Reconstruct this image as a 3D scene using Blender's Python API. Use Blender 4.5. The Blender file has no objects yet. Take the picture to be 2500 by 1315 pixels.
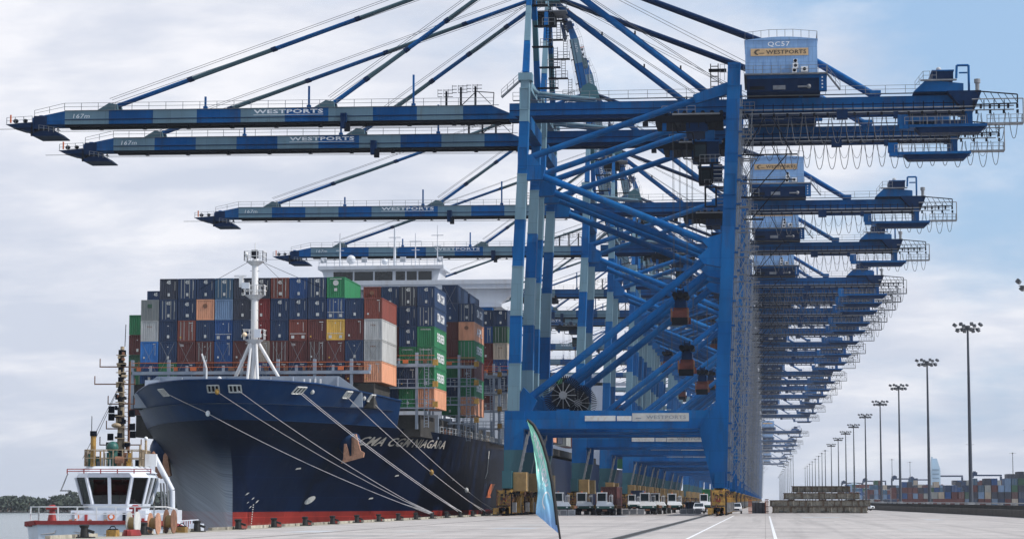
import bpy, math, random
from mathutils import Vector, Matrix
R = math.radians
random.seed(7)
sc = bpy.context.scene

# ------------------------------------------------------------------ camera
cam_d = bpy.data.cameras.new("camera")
cam = bpy.data.objects.new("camera", cam_d)
sc.collection.objects.link(cam)
cam.location = (0, 0, 2.2)
cam.rotation_euler = (R(90 + 5.7359), 0, R(6.26624))
cam_d.sensor_width = 36.0
cam_d.lens = 5600 / 2500 * 36.0
cam_d.clip_start = 0.5
cam_d.clip_end = 30000
sc.camera = cam

# ------------------------------------------------------------------ sky
SUN_EL, SUN_AZ = 40.0, 98.0          # azimuth clockwise from +Y
world = bpy.data.worlds.new("World")
sc.world = world
world.use_nodes = True
wn, wl = world.node_tree.nodes, world.node_tree.links
wn.clear()

def N(nt, typ, **kw):
    n = nt.nodes.new(typ)
    for k, v in kw.items():
        if k == 'ins':
            for i, x in v.items():
                n.inputs[i].default_value = x
        else:
            setattr(n, k, v)
    return n

def build_world():
    nt = world.node_tree
    out = N(nt, 'ShaderNodeOutputWorld')
    bg = N(nt, 'ShaderNodeBackground', ins={1: 0.1})
    sky = N(nt, 'ShaderNodeTexSky', sky_type='NISHITA', sun_disc=False)
    sky.sun_elevation = R(SUN_EL)
    sky.sun_rotation = R(SUN_AZ)
    sky.air_density = 1.0
    sky.dust_density = 2.0
    tc = N(nt, 'ShaderNodeTexCoord')
    sx = N(nt, 'ShaderNodeSeparateXYZ')
    wl.new(tc.outputs['Generated'], sx.inputs[0])
    zc = N(nt, 'ShaderNodeMath', operation='MAXIMUM', ins={1: 0.0}); wl.new(sx.outputs[2], zc.inputs[0])
    za = N(nt, 'ShaderNodeMath', operation='ADD', ins={1: 0.24}); wl.new(zc.outputs[0], za.inputs[0])
    px = N(nt, 'ShaderNodeMath', operation='DIVIDE'); wl.new(sx.outputs[0], px.inputs[0]); wl.new(za.outputs[0], px.inputs[1])
    py = N(nt, 'ShaderNodeMath', operation='DIVIDE'); wl.new(sx.outputs[1], py.inputs[0]); wl.new(za.outputs[0], py.inputs[1])
    cb = N(nt, 'ShaderNodeCombineXYZ', ins={2: 3.7}); wl.new(px.outputs[0], cb.inputs[0]); wl.new(py.outputs[0], cb.inputs[1])
    n1 = N(nt, 'ShaderNodeTexNoise', ins={'Scale': 3.0, 'Detail': 9.0, 'Roughness': 0.58, 'Distortion': 0.1})
    mp = N(nt, 'ShaderNodeMapping'); mp.inputs['Location'].default_value = (0.4, 1.3, 0); mp.inputs['Scale'].default_value = (1.0, 0.85, 1)
    mp.inputs['Rotation'].default_value = (0, 0, R(25))
    wl.new(cb.outputs[0], mp.inputs[0]); wl.new(mp.outputs[0], n1.inputs['Vector'])
    # thin cloud covers nearly everything and opens towards the right
    bx = N(nt, 'ShaderNodeMath', operation='MULTIPLY_ADD', ins={1: -0.60, 2: 0.04}); wl.new(px.outputs[0], bx.inputs[0])
    bxc = N(nt, 'ShaderNodeClamp', ins={1: -0.14, 2: 0.34}); wl.new(bx.outputs[0], bxc.inputs[0])
    hz = N(nt, 'ShaderNodeMapRange', ins={1: 0.0, 2: 0.2, 3: 0.46, 4: -0.01}); wl.new(zc.outputs[0], hz.inputs[0])
    s1 = N(nt, 'ShaderNodeMath', operation='ADD'); wl.new(n1.outputs[0], s1.inputs[0]); wl.new(bxc.outputs[0], s1.inputs[1])
    s2 = N(nt, 'ShaderNodeMath', operation='ADD'); wl.new(s1.outputs[0], s2.inputs[0]); wl.new(hz.outputs[0], s2.inputs[1])
    cov = N(nt, 'ShaderNodeMapRange', interpolation_type='SMOOTHSTEP', ins={1: 0.42, 2: 0.78, 3: 0.0, 4: 0.96}); wl.new(s2.outputs[0], cov.inputs[0])
    # cloud tone
    n2 = N(nt, 'ShaderNodeTexNoise', ins={'Scale': 4.2, 'Detail': 10.0, 'Roughness': 0.55, 'Distortion': 0.15})
    mp2 = N(nt, 'ShaderNodeMapping'); mp2.inputs['Location'].default_value = (5.1, 2.2, 1.0); mp2.inputs['Scale'].default_value = (0.9, 1.25, 1)
    wl.new(cb.outputs[0], mp2.inputs[0]); wl.new(mp2.outputs[0], n2.inputs['Vector'])
    lift = N(nt, 'ShaderNodeMapRange', ins={1: 0.02, 2: 0.22, 3: -0.07, 4: 0.09}); wl.new(zc.outputs[0], lift.inputs[0])
    n2a = N(nt, 'ShaderNodeMath', operation='ADD'); wl.new(n2.outputs[0], n2a.inputs[0]); wl.new(lift.outputs[0], n2a.inputs[1])
    cr = N(nt, 'ShaderNodeValToRGB')
    e = cr.color_ramp.elements
    e[0].position, e[0].color = 0.38, (5.75, 6.15, 7.15, 1)
    e[1].position, e[1].color = 0.64, (8.35, 8.35, 8.75, 1)
    m_ = e.new(0.5); m_.color = (6.7, 6.95, 7.75, 1)
    wl.new(n2a.outputs[0], cr.inputs[0])
    # clear sky: the physical sky, thinned by high humid air
    hum = N(nt, 'ShaderNodeMix', data_type='RGBA', ins={0: 0.62}); wl.new(sky.outputs[0], hum.inputs[6]); hum.inputs[7].default_value = (3.7, 5.8, 8.7, 1)
    mix = N(nt, 'ShaderNodeMix', data_type='RGBA'); wl.new(cov.outputs[0], mix.inputs[0]); wl.new(hum.outputs[2], mix.inputs[6]); wl.new(cr.outputs[0], mix.inputs[7])
    wl.new(mix.outputs[2], bg.inputs[0]); wl.new(bg.outputs[0], out.inputs[0])
build_world()

sun_d = bpy.data.lights.new("sun", 'SUN')
sun_d.energy = 3.4
sun_d.angle = R(0.6)
sun_d.color = (1.0, 0.95, 0.88)
sun = bpy.data.objects.new("sun", sun_d)
sc.collection.objects.link(sun)
_d = Vector((math.sin(R(SUN_AZ)) * math.cos(R(SUN_EL)), math.cos(R(SUN_AZ)) * math.cos(R(SUN_EL)), math.sin(R(SUN_EL))))
sun.rotation_euler = _d.to_track_quat('Z', 'Y').to_euler()

sc.view_settings.view_transform = 'Standard'
sc.view_settings.look = 'None'
sc.view_settings.exposure = 0.22
sc.view_settings.gamma = 1.0
sc.view_settings.use_curve_mapping = False
sc.cycles.volume_bounces = 0
sc.cycles.max_bounces = 5
sc.cycles.diffuse_bounces = 2
sc.cycles.glossy_bounces = 2

# ------------------------------------------------------------------ helpers
C = sc.collection

def tag(o, label=None, cat=None, group=None, kind=None):
    if label: o['label'] = label
    if cat: o['category'] = cat
    if group: o['group'] = group
    if kind: o['kind'] = kind
    return o

def thing(name, loc, label, cat, group=None, rz=0.0):
    o = bpy.data.objects.new(name, None)
    o.empty_display_size = 0.5
    C.objects.link(o)
    o.location = loc
    o.rotation_euler = (0, 0, rz)
    return tag(o, label, cat, group)

class MB:
    """collects shapes, then links them as one mesh object"""
    def __init__(s, org=(0, 0, 0)):
        s.v = []; s.f = []; s.m = []; s.sm = []; s.mats = []; s.o = Vector(org)
    def mi(s, mat):
        if mat not in s.mats: s.mats.append(mat)
        return s.mats.index(mat)
    def add(s, vs, fs, mat, smooth=False):
        b = len(s.v); k = s.mi(mat)
        s.v.extend([(p[0], p[1], p[2]) for p in vs])
        for f in fs:
            s.f.append([b + i for i in f]); s.m.append(k); s.sm.append(smooth)
        return s
    def box(s, x0, x1, y0, y1, z0, z1, mat):
        vs = [(x0,y0,z0),(x1,y0,z0),(x1,y1,z0),(x0,y1,z0),(x0,y0,z1),(x1,y0,z1),(x1,y1,z1),(x0,y1,z1)]
        return s.add(vs, [(0,3,2,1),(4,5,6,7),(0,1,5,4),(1,2,6,5),(2,3,7,6),(3,0,4,7)], mat)
    def hexa(s, q0, q1, mat):
        """two quads (4 points each), joined"""
        return s.add(list(q0) + list(q1), [(3,2,1,0),(4,5,6,7),(0,1,5,4),(1,2,6,5),(2,3,7,6),(3,0,4,7)], mat)
    def beam(s, p, q, w, h, mat, w2=None, h2=None, up=(0, 0, 1)):
        p, q = Vector(p), Vector(q); d = (q - p).normalized(); u = Vector(up)
        if abs(d.dot(u)) > 0.98: u = Vector((0, 1, 0))
        r = d.cross(u).normalized(); u = r.cross(d)
        w2 = w if w2 is None else w2; h2 = h if h2 is None else h2
        def quad(c, a, b): return [c - r*a/2 - u*b/2, c + r*a/2 - u*b/2, c + r*a/2 + u*b/2, c - r*a/2 + u*b/2]
        return s.add(quad(p, w, h) + quad(q, w2, h2), [(0,1,2,3)[::-1],(4,5,6,7),(0,1,5,4),(1,2,6,5),(2,3,7,6),(3,0,4,7)], mat)
    def pipe(s, p, q, r0, mat, r1=None, n=8, caps=True):
        p, q = Vector(p), Vector(q); d = (q - p).normalized(); u = Vector((0, 0, 1))
        if abs(d.dot(u)) > 0.98: u = Vector((0, 1, 0))
        a = d.cross(u).normalized(); b = a.cross(d); r1 = r0 if r1 is None else r1
        vs = []
        for c, r in ((p, r0), (q, r1)):
            for i in range(n):
                t = 2*math.pi*i/n; vs.append(c + a*r*math.cos(t) + b*r*math.sin(t))
        fs = [(i, (i+1) % n, n+(i+1) % n, n+i) for i in range(n)]
        s.add(vs, fs, mat, n > 5)
        if caps: s.add(vs, [tuple(range(n))[::-1], tuple(range(n, 2*n))], mat)
        return s
    def tube(s, pts, r, mat, n=5):
        for a, b in zip(pts[:-1], pts[1:]): s.pipe(a, b, r, mat, n=n, caps=False)
        return s
    def prism(s, pts, axis, a0, a1, mat):
        """pts: 2D outline; extruded along axis 0/1/2 from a0 to a1"""
        def mk(p, a):
            l = list(p); l.insert(axis, a); return tuple(l)
        n = len(pts)
        vs = [mk(p, a0) for p in pts] + [mk(p, a1) for p in pts]
        fs = [tuple(range(n))[::-1], tuple(range(n, 2*n))] + [(i, (i+1) % n, n+(i+1) % n, n+i) for i in range(n)]
        return s.add(vs, fs, mat)
    def sphere(s, c, r, mat, n=10, m=7, sq=(1, 1, 1)):
        vs = []; fs = []
        for j in range(m+1):
            ph = math.pi*j/m
            for i in range(n):
                t = 2*math.pi*i/n
                vs.append((c[0]+r*sq[0]*math.sin(ph)*math.cos(t), c[1]+r*sq[1]*math.sin(ph)*math.sin(t), c[2]+r*sq[2]*math.cos(ph)))
        for j in range(m):
            for i in range(n):
                fs.append((j*n+i, (j+1)*n+i, (j+1)*n+(i+1) % n, j*n+(i+1) % n))
        return s.add(vs, fs, mat, True)
    def rail(s, pts, h, mat, step=2.0, r=0.03, mid=True):
        """guard rail along a polyline"""
        for a, b in zip(pts[:-1], pts[1:]):
            a, b = Vector(a), Vector(b); L = (b-a).length; k = max(1, int(round(L/step)))
            for z in ((h, h*0.5) if mid else (h,)):
                s.beam(a+Vector((0,0,z)), b+Vector((0,0,z)), r*1.6, r*1.6, mat)
            for i in range(k+1):
                p = a + (b-a)*i/k
                s.box(p.x-r, p.x+r, p.y-r, p.y+r, p.z, p.z+h, mat)
        return s
    def mesh(s, name):
        me = bpy.data.meshes.new(name)
        o = s.o
        me.from_pydata([(x-o.x, y-o.y, z-o.z) for x, y, z in s.v], [], s.f)
        for m in s.mats: me.materials.append(m)
        me.polygons.foreach_set('material_index', s.m)
        me.polygons.foreach_set('use_smooth', s.sm)
        me.update()
        return me
    def build(s, name, parent=None, loc=(0, 0, 0)):
        ob = bpy.data.objects.new(name, s.mesh(name))
        C.objects.link(ob)
        ob.location = loc
        if parent: ob.parent = parent
        return ob

def copy_tree(o, parent=None, skip=()):
    c = o.copy(); C.objects.link(c)
    if parent: c.parent = parent
    for ch in KIDS.get(o.name, []):
        if ch.name.split('.')[0] in skip: continue
        copy_tree(ch, c, skip)
    return c
KIDS = {}
def index_kids(root):
    """remember the children of a thing once, so that copying is quick"""
    def rec(o, pool):
        KIDS[o.name] = [x for x in pool if x.parent == o]
        for ch in KIDS[o.name]: rec(ch, pool)
    pool = [x for x in sc.objects if x.parent]
    rec(root, pool)

_tc = {}
def text2d(body, bold=0.0, shear=0.0, res=2):
    """glyph outlines as a flat mesh: width and height scaled to 1"""
    key = (body, bold, shear, res)
    if key in _tc: return _tc[key]
    cu = bpy.data.curves.new('glyphs', 'FONT'); cu.body = body; cu.size = 1; cu.offset = bold; cu.shear = shear; cu.resolution_u = res
    cu.space_character = 1.08
    ob = bpy.data.objects.new('glyphs', cu); C.objects.link(ob)
    dg = bpy.context.evaluated_depsgraph_get()
    me = bpy.data.meshes.new_from_object(ob.evaluated_get(dg))
    vs = [v.co.copy() for v in me.vertices]; fs = [tuple(p.vertices) for p in me.polygons]
    bpy.data.objects.remove(ob); bpy.data.curves.remove(cu); bpy.data.meshes.remove(me)
    x0 = min(v.x for v in vs); x1 = max(v.x for v in vs); y0 = min(v.y for v in vs); y1 = max(v.y for v in vs)
    out = ([((v.x-x0)/(x1-x0), (v.y-y0)/(y1-y0)) for v in vs], fs)
    _tc[key] = out
    return out
def put_text(mb, body, fn, mat, bold=0.0, shear=0.0, res=2):
    vs, fs = text2d(body, bold, shear, res)
    mb.add([fn(u, v) for u, v in vs], fs, mat)
def text_xz(mb, body, x0, x1, z0, z1, y, mat, bold=0.0, shear=0.0):
    put_text(mb, body, lambda u, v: (x0+(x1-x0)*u, y, z0+(z1-z0)*v), mat, bold, shear)

# ------------------------------------------------------------------ materials
def paint(name, col, rough=0.5, var=0.12, scale=0.4, dirt=None, dirt_amt=0.0, streak=False, metal=0.0, bump=0.0, detail=5.0, spec=0.5):
    m = bpy.data.materials.new(name); m.use_nodes = True
    nt = m.node_tree; nd = nt.nodes; lk = nt.links; nd.clear()
    out = N(nt, 'ShaderNodeOutputMaterial'); b = N(nt, 'ShaderNodeBsdfPrincipled')
    b.inputs['Roughness'].default_value = rough; b.inputs['Metallic'].default_value = metal; b.inputs['Specular IOR Level'].default_value = spec
    lk.new(b.outputs[0], out.inputs[0])
    g = N(nt, 'ShaderNodeNewGeometry')
    mp = N(nt, 'ShaderNodeMapping'); mp.inputs['Scale'].default_value = (1, 1, 0.25 if streak else 1)
    lk.new(g.outputs['Position'], mp.inputs[0])
    n = N(nt, 'ShaderNodeTexNoise', ins={'Scale': scale, 'Detail': detail, 'Roughness': 0.62}); lk.new(mp.outputs[0], n.inputs['Vector'])
    oi = N(nt, 'ShaderNodeObjectInfo')
    ad = N(nt, 'ShaderNodeMath', operation='MULTIPLY_ADD', ins={1: 0.35, 2: -0.175}); lk.new(oi.outputs['Random'], ad.inputs[0])
    sm = N(nt, 'ShaderNodeMath', operation='ADD'); lk.new(n.outputs[0], sm.inputs[0]); lk.new(ad.outputs[0], sm.inputs[1])
    mr = N(nt, 'ShaderNodeMapRange', ins={1: 0.3, 2: 0.7, 3: 1.0-var*1.4, 4: 1.0+var}); lk.new(sm.outputs[0], mr.inputs[0])
    mul = N(nt, 'ShaderNodeMix', data_type='RGBA', blend_type='MULTIPLY', ins={0: 1.0}); mul.inputs[6].default_value = (*col, 1)
    lk.new(mr.outputs[0], mul.inputs[7])
    res = mul.outputs[2]
    if dirt:
        n2 = N(nt, 'ShaderNodeTexNoise', ins={'Scale': scale*2.7, 'Detail': 8.0, 'Roughness': 0.68})
        mp2 = N(nt, 'ShaderNodeMapping'); mp2.inputs['Location'].default_value = (31, 7, 3); mp2.inputs['Scale'].default_value = (1, 1, 0.18 if streak else 1)
        lk.new(g.outputs['Position'], mp2.inputs[0]); lk.new(mp2.outputs[0], n2.inputs['Vector'])
        r2 = N(nt, 'ShaderNodeMapRange', ins={1: 0.5, 2: 0.72, 3: 0.0, 4: dirt_amt}); lk.new(n2.outputs[0], r2.inputs[0])
        mx = N(nt, 'ShaderNodeMix', data_type='RGBA'); lk.new(r2.outputs[0], mx.inputs[0]); lk.new(res, mx.inputs[6]); mx.inputs[7].default_value = (*dirt, 1)
        res = mx.outputs[2]
    lk.new(res, b.inputs['Base Color'])
    if bump:
        bp = N(nt, 'ShaderNodeBump', ins={'Strength': 0.5, 'Distance': bump}); lk.new(n.outputs[0], bp.inputs['Height']); lk.new(bp.outputs[0], b.inputs['Normal'])
    return m

M = {}
M['blue'] = paint('crane_blue_paint', (0.0015, 0.080, 0.255), 0.6, 0.22, 0.3, (0.012, 0.05, 0.12), 0.75, True, spec=0.07)
M['pale'] = paint('pale_grey_blue_paint', (0.125, 0.225, 0.285), 0.5, 0.14, 0.25, (0.10, 0.15, 0.165), 0.5, True)
M['teal'] = paint('dull_teal_paint', (0.018, 0.09, 0.115), 0.5, 0.14, 0.25, (0.04, 0.09, 0.1), 0.5, True)
M['house'] = paint('machinery_house_paint', (0.21, 0.37, 0.62), 0.45, 0.08, 0.5, (0.14, 0.22, 0.34), 0.5, True)
M['galv'] = paint('galvanised_steel', (0.20, 0.21, 0.225), 0.55, 0.25, 1.5)
M['dark'] = paint('dark_machinery', (0.004, 0.006, 0.012), 0.7, 0.3, 1.0, spec=0.1)
M['navyframe'] = paint('dark_blue_frame', (0.001, 0.018, 0.065), 0.6, 0.2, 0.8, spec=0.08)
M['black'] = paint('black_rubber', (0.012, 0.012, 0.013), 0.7, 0.2, 2.0)
M['rope'] = paint('wire_rope', (0.05, 0.055, 0.065), 0.6, 0.1, 1.0)
M['yellow'] = paint('yellow_machine_paint', (0.38, 0.215, 0.04), 0.55, 0.3, 1.6, (0.08, 0.045, 0.03), 0.95)
M['white'] = paint('white_paint', (0.76, 0.77, 0.78), 0.4, 0.06, 0.8, (0.42, 0.36, 0.3), 0.35, True)
M['letter'] = paint('white_lettering', (0.8, 0.81, 0.82), 0.5, 0.04, 2.0)
M['letter_old'] = paint('weathered_white_lettering', (0.50, 0.50, 0.48), 0.6, 0.15, 2.0)
M['glass'] = paint('dark_glass', (0.010, 0.016, 0.02), 0.12, 0.1, 1.0)
M['glasslight'] = paint('window_glass', (0.010, 0.022, 0.03), 0.3, 0.3, 1.0, spec=0.1)
M['orange'] = paint('orange_paint', (0.60, 0.14, 0.035), 0.5, 0.15, 1.0)
M['redspread'] = paint('spreader_red_paint', (0.13, 0.024, 0.016), 0.7, 0.2, 1.5, (0.05, 0.02, 0.015), 0.5)
M['sign'] = paint('faded_orange_sign', (0.50, 0.33, 0.17), 0.5, 0.15, 1.5, (0.4, 0.32, 0.22), 0.5)
M['signdark'] = paint('sign_lettering_dark', (0.07, 0.05, 0.03), 0.5, 0.1, 1.0)
M['signboard'] = paint('weathered_signboard', (0.50, 0.51, 0.50), 0.6, 0.15, 0.9, (0.42, 0.30, 0.18), 0.7)
M['signgrey'] = paint('signboard_grey_lettering', (0.20, 0.22, 0.24), 0.6, 0.1, 0.9)
M['rust'] = paint('rusty_steel', (0.20, 0.095, 0.055), 0.8, 0.3, 1.2, (0.06, 0.03, 0.02), 0.7)
M['shipgrey'] = paint('ship_grey_paint', (0.27, 0.31, 0.37), 0.5, 0.08, 0.3, (0.2, 0.17, 0.15), 0.3, True)
M['shipwhite'] = paint('ship_white_paint', (0.62, 0.65, 0.70), 0.45, 0.05, 0.4, (0.4, 0.35, 0.3), 0.3, True)
M['mastwhite'] = paint('mast_white_paint', (0.72, 0.72, 0.72), 0.45, 0.08, 0.8, (0.4, 0.3, 0.2), 0.5, True)
M['cream'] = paint('cream_mast_paint', (0.40, 0.31, 0.20), 0.5, 0.25, 2.0, (0.12, 0.07, 0.05), 0.8)
M['tugred'] = paint('tug_red_paint', (0.28, 0.022, 0.02), 0.5, 0.2, 1.0, (0.12, 0.02, 0.02), 0.5)
M['tugwhite'] = paint('tug_hull_white', (0.66, 0.70, 0.76), 0.4, 0.06, 0.5, (0.35, 0.3, 0.3), 0.35, True)
M['green'] = paint('seat_green', (0.10, 0.28, 0.17), 0.6, 0.1, 1.0)
M['darkgreen'] = paint('dark_green_paint', (0.015, 0.09, 0.075), 0.5, 0.15, 1.0)
M['cyl'] = paint('mooring_line', (0.42, 0.40, 0.40), 0.8, 0.2, 2.0)
M['pole'] = paint('galvanised_pole', (0.06, 0.07, 0.09), 0.5, 0.12, 0.3, spec=0.2)
M['floodlight'] = paint('floodlight_housing', (0.035, 0.04, 0.05), 0.5, 0.1, 1.0)
M['plinth'] = paint('plinth_concrete', (0.42, 0.43, 0.44), 0.8, 0.12, 0.8)
M['wallc'] = paint('dark_stained_concrete', (0.05, 0.047, 0.043), 0.9, 0.35, 0.35, (0.02, 0.02, 0.02), 0.8, bump=0.05)
M['stay'] = paint('stay_bar_paint', (0.06, 0.115, 0.14), 0.5, 0.12, 0.5, spec=0.2)
M['beamc'] = paint('mossy_steel_beam', (0.33, 0.30, 0.245), 0.85, 0.35, 1.1, (0.07, 0.045, 0.028), 0.9)
M['beamd'] = paint('rusty_beam_rib', (0.085, 0.06, 0.04), 0.85, 0.3, 1.5, (0.03, 0.02, 0.015), 0.7)
M['kerb'] = paint('worn_kerb_paint', (0.36, 0.33, 0.27), 0.85, 0.3, 0.8, (0.16, 0.12, 0.08), 0.8)
M['tanbox'] = paint('tan_corrugated_panel', (0.36, 0.235, 0.09), 0.6, 0.15, 1.0, (0.2, 0.12, 0.06), 0.5)
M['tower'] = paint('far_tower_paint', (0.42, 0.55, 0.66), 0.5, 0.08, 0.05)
M['lamp'] = paint('mast_lamp_glass', (0.8, 0.6, 0.4), 0.3, 0.1, 1.0)
M['vanwhite'] = paint('white_car_paint', (0.72, 0.73, 0.75), 0.25, 0.05, 1.0)

def patch(m, tint, w, h, rust=0.0):
    nt = m.node_tree; lk = nt.links; b = [n for n in nt.nodes if n.type == 'BSDF_PRINCIPLED'][0]
    src = b.inputs['Base Color'].links[0].from_socket
    g = N(nt, 'ShaderNodeNewGeometry'); sx = N(nt, 'ShaderNodeSeparateXYZ'); lk.new(g.outputs['Position'], sx.inputs[0])
    ad = N(nt, 'ShaderNodeMath', operation='ADD'); lk.new(sx.outputs[0], ad.inputs[0]); lk.new(sx.outputs[1], ad.inputs[1])
    cb = N(nt, 'ShaderNodeCombineXYZ'); lk.new(ad.outputs[0], cb.inputs[0]); lk.new(sx.outputs[2], cb.inputs[1])
    bk = N(nt, 'ShaderNodeTexBrick', offset=0.4); bk.inputs['Scale'].default_value = 1.0; bk.inputs['Brick Width'].default_value = w; bk.inputs['Row Height'].default_value = h
    bk.inputs['Color1'].default_value = (1, 1, 1, 1); bk.inputs['Color2'].default_value = (*tint, 1); bk.inputs['Mortar'].default_value = (0.6, 0.6, 0.62, 1); bk.inputs['Mortar Size'].default_value = 0.02; bk.inputs['Bias'].default_value = -0.35
    lk.new(cb.outputs[0], bk.inputs['Vector'])
    mx = N(nt, 'ShaderNodeMix', data_type='RGBA', blend_type='MULTIPLY', ins={0: 1.0}); lk.new(src, mx.inputs[6]); lk.new(bk.outputs['Color'], mx.inputs[7]); res = mx.outputs[2]
    if rust:
        mp = N(nt, 'ShaderNodeMapping'); mp.inputs['Scale'].default_value = (1.6, 1.6, 0.12); mp.inputs['Location'].default_value = (9, 4, 2); lk.new(g.outputs['Position'], mp.inputs[0])
        n = N(nt, 'ShaderNodeTexNoise', ins={'Scale': 1.0, 'Detail': 8.0, 'Roughness': 0.7}); lk.new(mp.outputs[0], n.inputs['Vector'])
        mr = N(nt, 'ShaderNodeMapRange', ins={1: 0.62, 2: 0.75, 3: 0.0, 4: rust}); lk.new(n.outputs[0], mr.inputs[0])
        m2 = N(nt, 'ShaderNodeMix', data_type='RGBA'); lk.new(mr.outputs[0], m2.inputs[0]); lk.new(res, m2.inputs[6]); m2.inputs[7].default_value = (0.09, 0.07, 0.06, 1); res = m2.outputs[2]
    lk.new(res, b.inputs['Base Color'])
patch(M['blue'], (6.0, 1.45, 1.2), 7.3, 4.6, 0.55)
patch(M['pale'], (0.8, 0.86, 0.9), 5.1, 3.7, 0.6)
patch(M['house'], (0.85, 0.88, 0.92), 1.3, 2.2, 0.35)
# container colours
CC = {
 'navy': (0.011, 0.034, 0.09), 'charcoal': (0.026, 0.032, 0.052), 'steel blue': (0.03, 0.095, 0.17), 'blue': (0.008, 0.055, 0.18),
 'bright blue': (0.02, 0.15, 0.42), 'rust red': (0.19, 0.045, 0.03), 'brown': (0.30, 0.10, 0.06), 'maroon': (0.10, 0.024, 0.021), 'dark red': (0.19, 0.022, 0.022),
 'green': (0.018, 0.17, 0.065), 'dark green': (0.025, 0.085, 0.045), 'salmon': (0.58, 0.27, 0.155), 'yellow': (0.62, 0.37, 0.07),
 'light grey': (0.46, 0.46, 0.45), 'grey': (0.26, 0.27, 0.26), 'cream': (0.56, 0.52, 0.46), 'beige': (0.40, 0.34, 0.27), 'faded blue': (0.14, 0.22, 0.34), 'slate': (0.06, 0.09, 0.16)}
CM = {k: paint('container_' + k.replace(' ', '_'), v, 0.5, 0.16, 0.9, (v[0]*0.4+0.03, v[1]*0.4+0.02, v[2]*0.4+0.015), 0.55, True) for k, v in CC.items()}

def mat_ground():
    m = bpy.data.materials.new('quay_concrete'); m.use_nodes = True
    nt = m.node_tree; lk = nt.links; nt.nodes.clear()
    out = N(nt, 'ShaderNodeOutputMaterial'); b = N(nt, 'ShaderNodeBsdfPrincipled'); b.inputs['Roughness'].default_value = 0.85
    lk.new(b.outputs[0], out.inputs[0])
    g = N(nt, 'ShaderNodeNewGeometry')
    def noise(scale, sc3, det=6, rough=0.6, off=0):
        mp = N(nt, 'ShaderNodeMapping'); mp.inputs['Scale'].default_value = sc3; mp.inputs['Location'].default_value = (off, off*2, 0)
        lk.new(g.outputs['Position'], mp.inputs[0])
        n = N(nt, 'ShaderNodeTexNoise', ins={'Scale': scale, 'Detail': det, 'Roughness': rough}); lk.new(mp.outputs[0], n.inputs['Vector']); return n
    n1 = noise(0.09, (0.5, 1, 1)); n2 = noise(0.5, (1, 0.4, 1), 8, 0.7, 5); n3 = noise(2.2, (1, 1, 1), 6, 0.7, 9)
    r1 = N(nt, 'ShaderNodeValToRGB'); e = r1.color_ramp.elements
    e[0].position, e[0].color = 0.3, (0.37, 0.34, 0.32, 1); e[1].position, e[1].color = 0.7, (0.54, 0.495, 0.46, 1)
    lk.new(n1.outputs[0], r1.inputs[0])
    def darken(prev, n, lo, hi, a, bb):
        mr = N(nt, 'ShaderNodeMapRange', ins={1: lo, 2: hi, 3: a, 4: bb}); lk.new(n.outputs[0], mr.inputs[0])
        mx = N(nt, 'ShaderNodeMix', data_type='RGBA', blend_type='MULTIPLY', ins={0: 1.0}); lk.new(prev, mx.inputs[6]); lk.new(mr.outputs[0], mx.inputs[7]); return mx.outputs[2]
    c = darken(r1.outputs[0], n2, 0.35, 0.65, 0.84, 1.06)
    c = darken(c, n3, 0.3, 0.7, 0.86, 1.08)
    n5 = noise(0.22, (1, 0.55, 1), 9, 0.72, 17); c = darken(c, n5, 0.55, 0.66, 1.0, 0.68)
    n6 = noise(1.1, (1, 1, 1), 4, 0.5, 23); c = darken(c, n6, 0.68, 0.74, 1.0, 0.6)
    # tyre tracks along the quay
    n4 = noise(0.8, (1.0, 0.012, 1), 3, 0.5, 2)
    c = darken(c, n4, 0.5, 0.72, 1.0, 0.80)
    # poured bays, 6 m x 8 m
    br = N(nt, 'ShaderNodeTexBrick', offset=0.0, squash=1.0)
    br.inputs['Color1'].default_value = (1, 1, 1, 1); br.inputs['Color2'].default_value = (0.95, 0.94, 0.95, 1); br.inputs['Mortar'].default_value = (0.68, 0.67, 0.66, 1)
    br.inputs['Scale'].default_value = 1.0; br.inputs['Mortar Size'].default_value = 0.03; br.inputs['Brick Width'].default_value = 8.0; br.inputs['Row Height'].default_value = 6.0
    lk.new(g.outputs['Position'], br.inputs['Vector'])
    mx = N(nt, 'ShaderNodeMix', data_type='RGBA', blend_type='MULTIPLY', ins={0: 1.0}); lk.new(c, mx.inputs[6]); lk.new(br.outputs['Color'], mx.inputs[7])
    lk.new(mx.outputs[2], b.inputs['Base Color'])
    bp = N(nt, 'ShaderNodeBump', ins={'Strength': 0.3, 'Distance': 0.01}); lk.new(n3.outputs[0], bp.inputs['Height']); lk.new(bp.outputs[0], b.inputs['Normal'])
    return m
M['ground'] = mat_ground()

def mat_water():
    m = bpy.data.materials.new('harbour_water'); m.use_nodes = True
    nt = m.node_tree; lk = nt.links; nt.nodes.clear()
    out = N(nt, 'ShaderNodeOutputMaterial'); b = N(nt, 'ShaderNodeBsdfPrincipled')
    b.inputs['Base Color'].default_value = (0.10, 0.14, 0.15, 1); b.inputs['Roughness'].default_value = 0.16; b.inputs['IOR'].default_value = 1.33
    lk.new(b.outputs[0], out.inputs[0])
    g = N(nt, 'ShaderNodeNewGeometry')
    n1 = N(nt, 'ShaderNodeTexNoise', ins={'Scale': 0.35, 'Detail': 6.0, 'Roughness': 0.65}); lk.new(g.outputs['Position'], n1.inputs['Vector'])
    bp = N(nt, 'ShaderNodeBump', ins={'Strength': 0.6, 'Distance': 0.5}); lk.new(n1.outputs[0], bp.inputs['Height']); lk.new(bp.outputs[0], b.inputs['Normal'])
    return m
M['water'] = mat_water()

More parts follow.
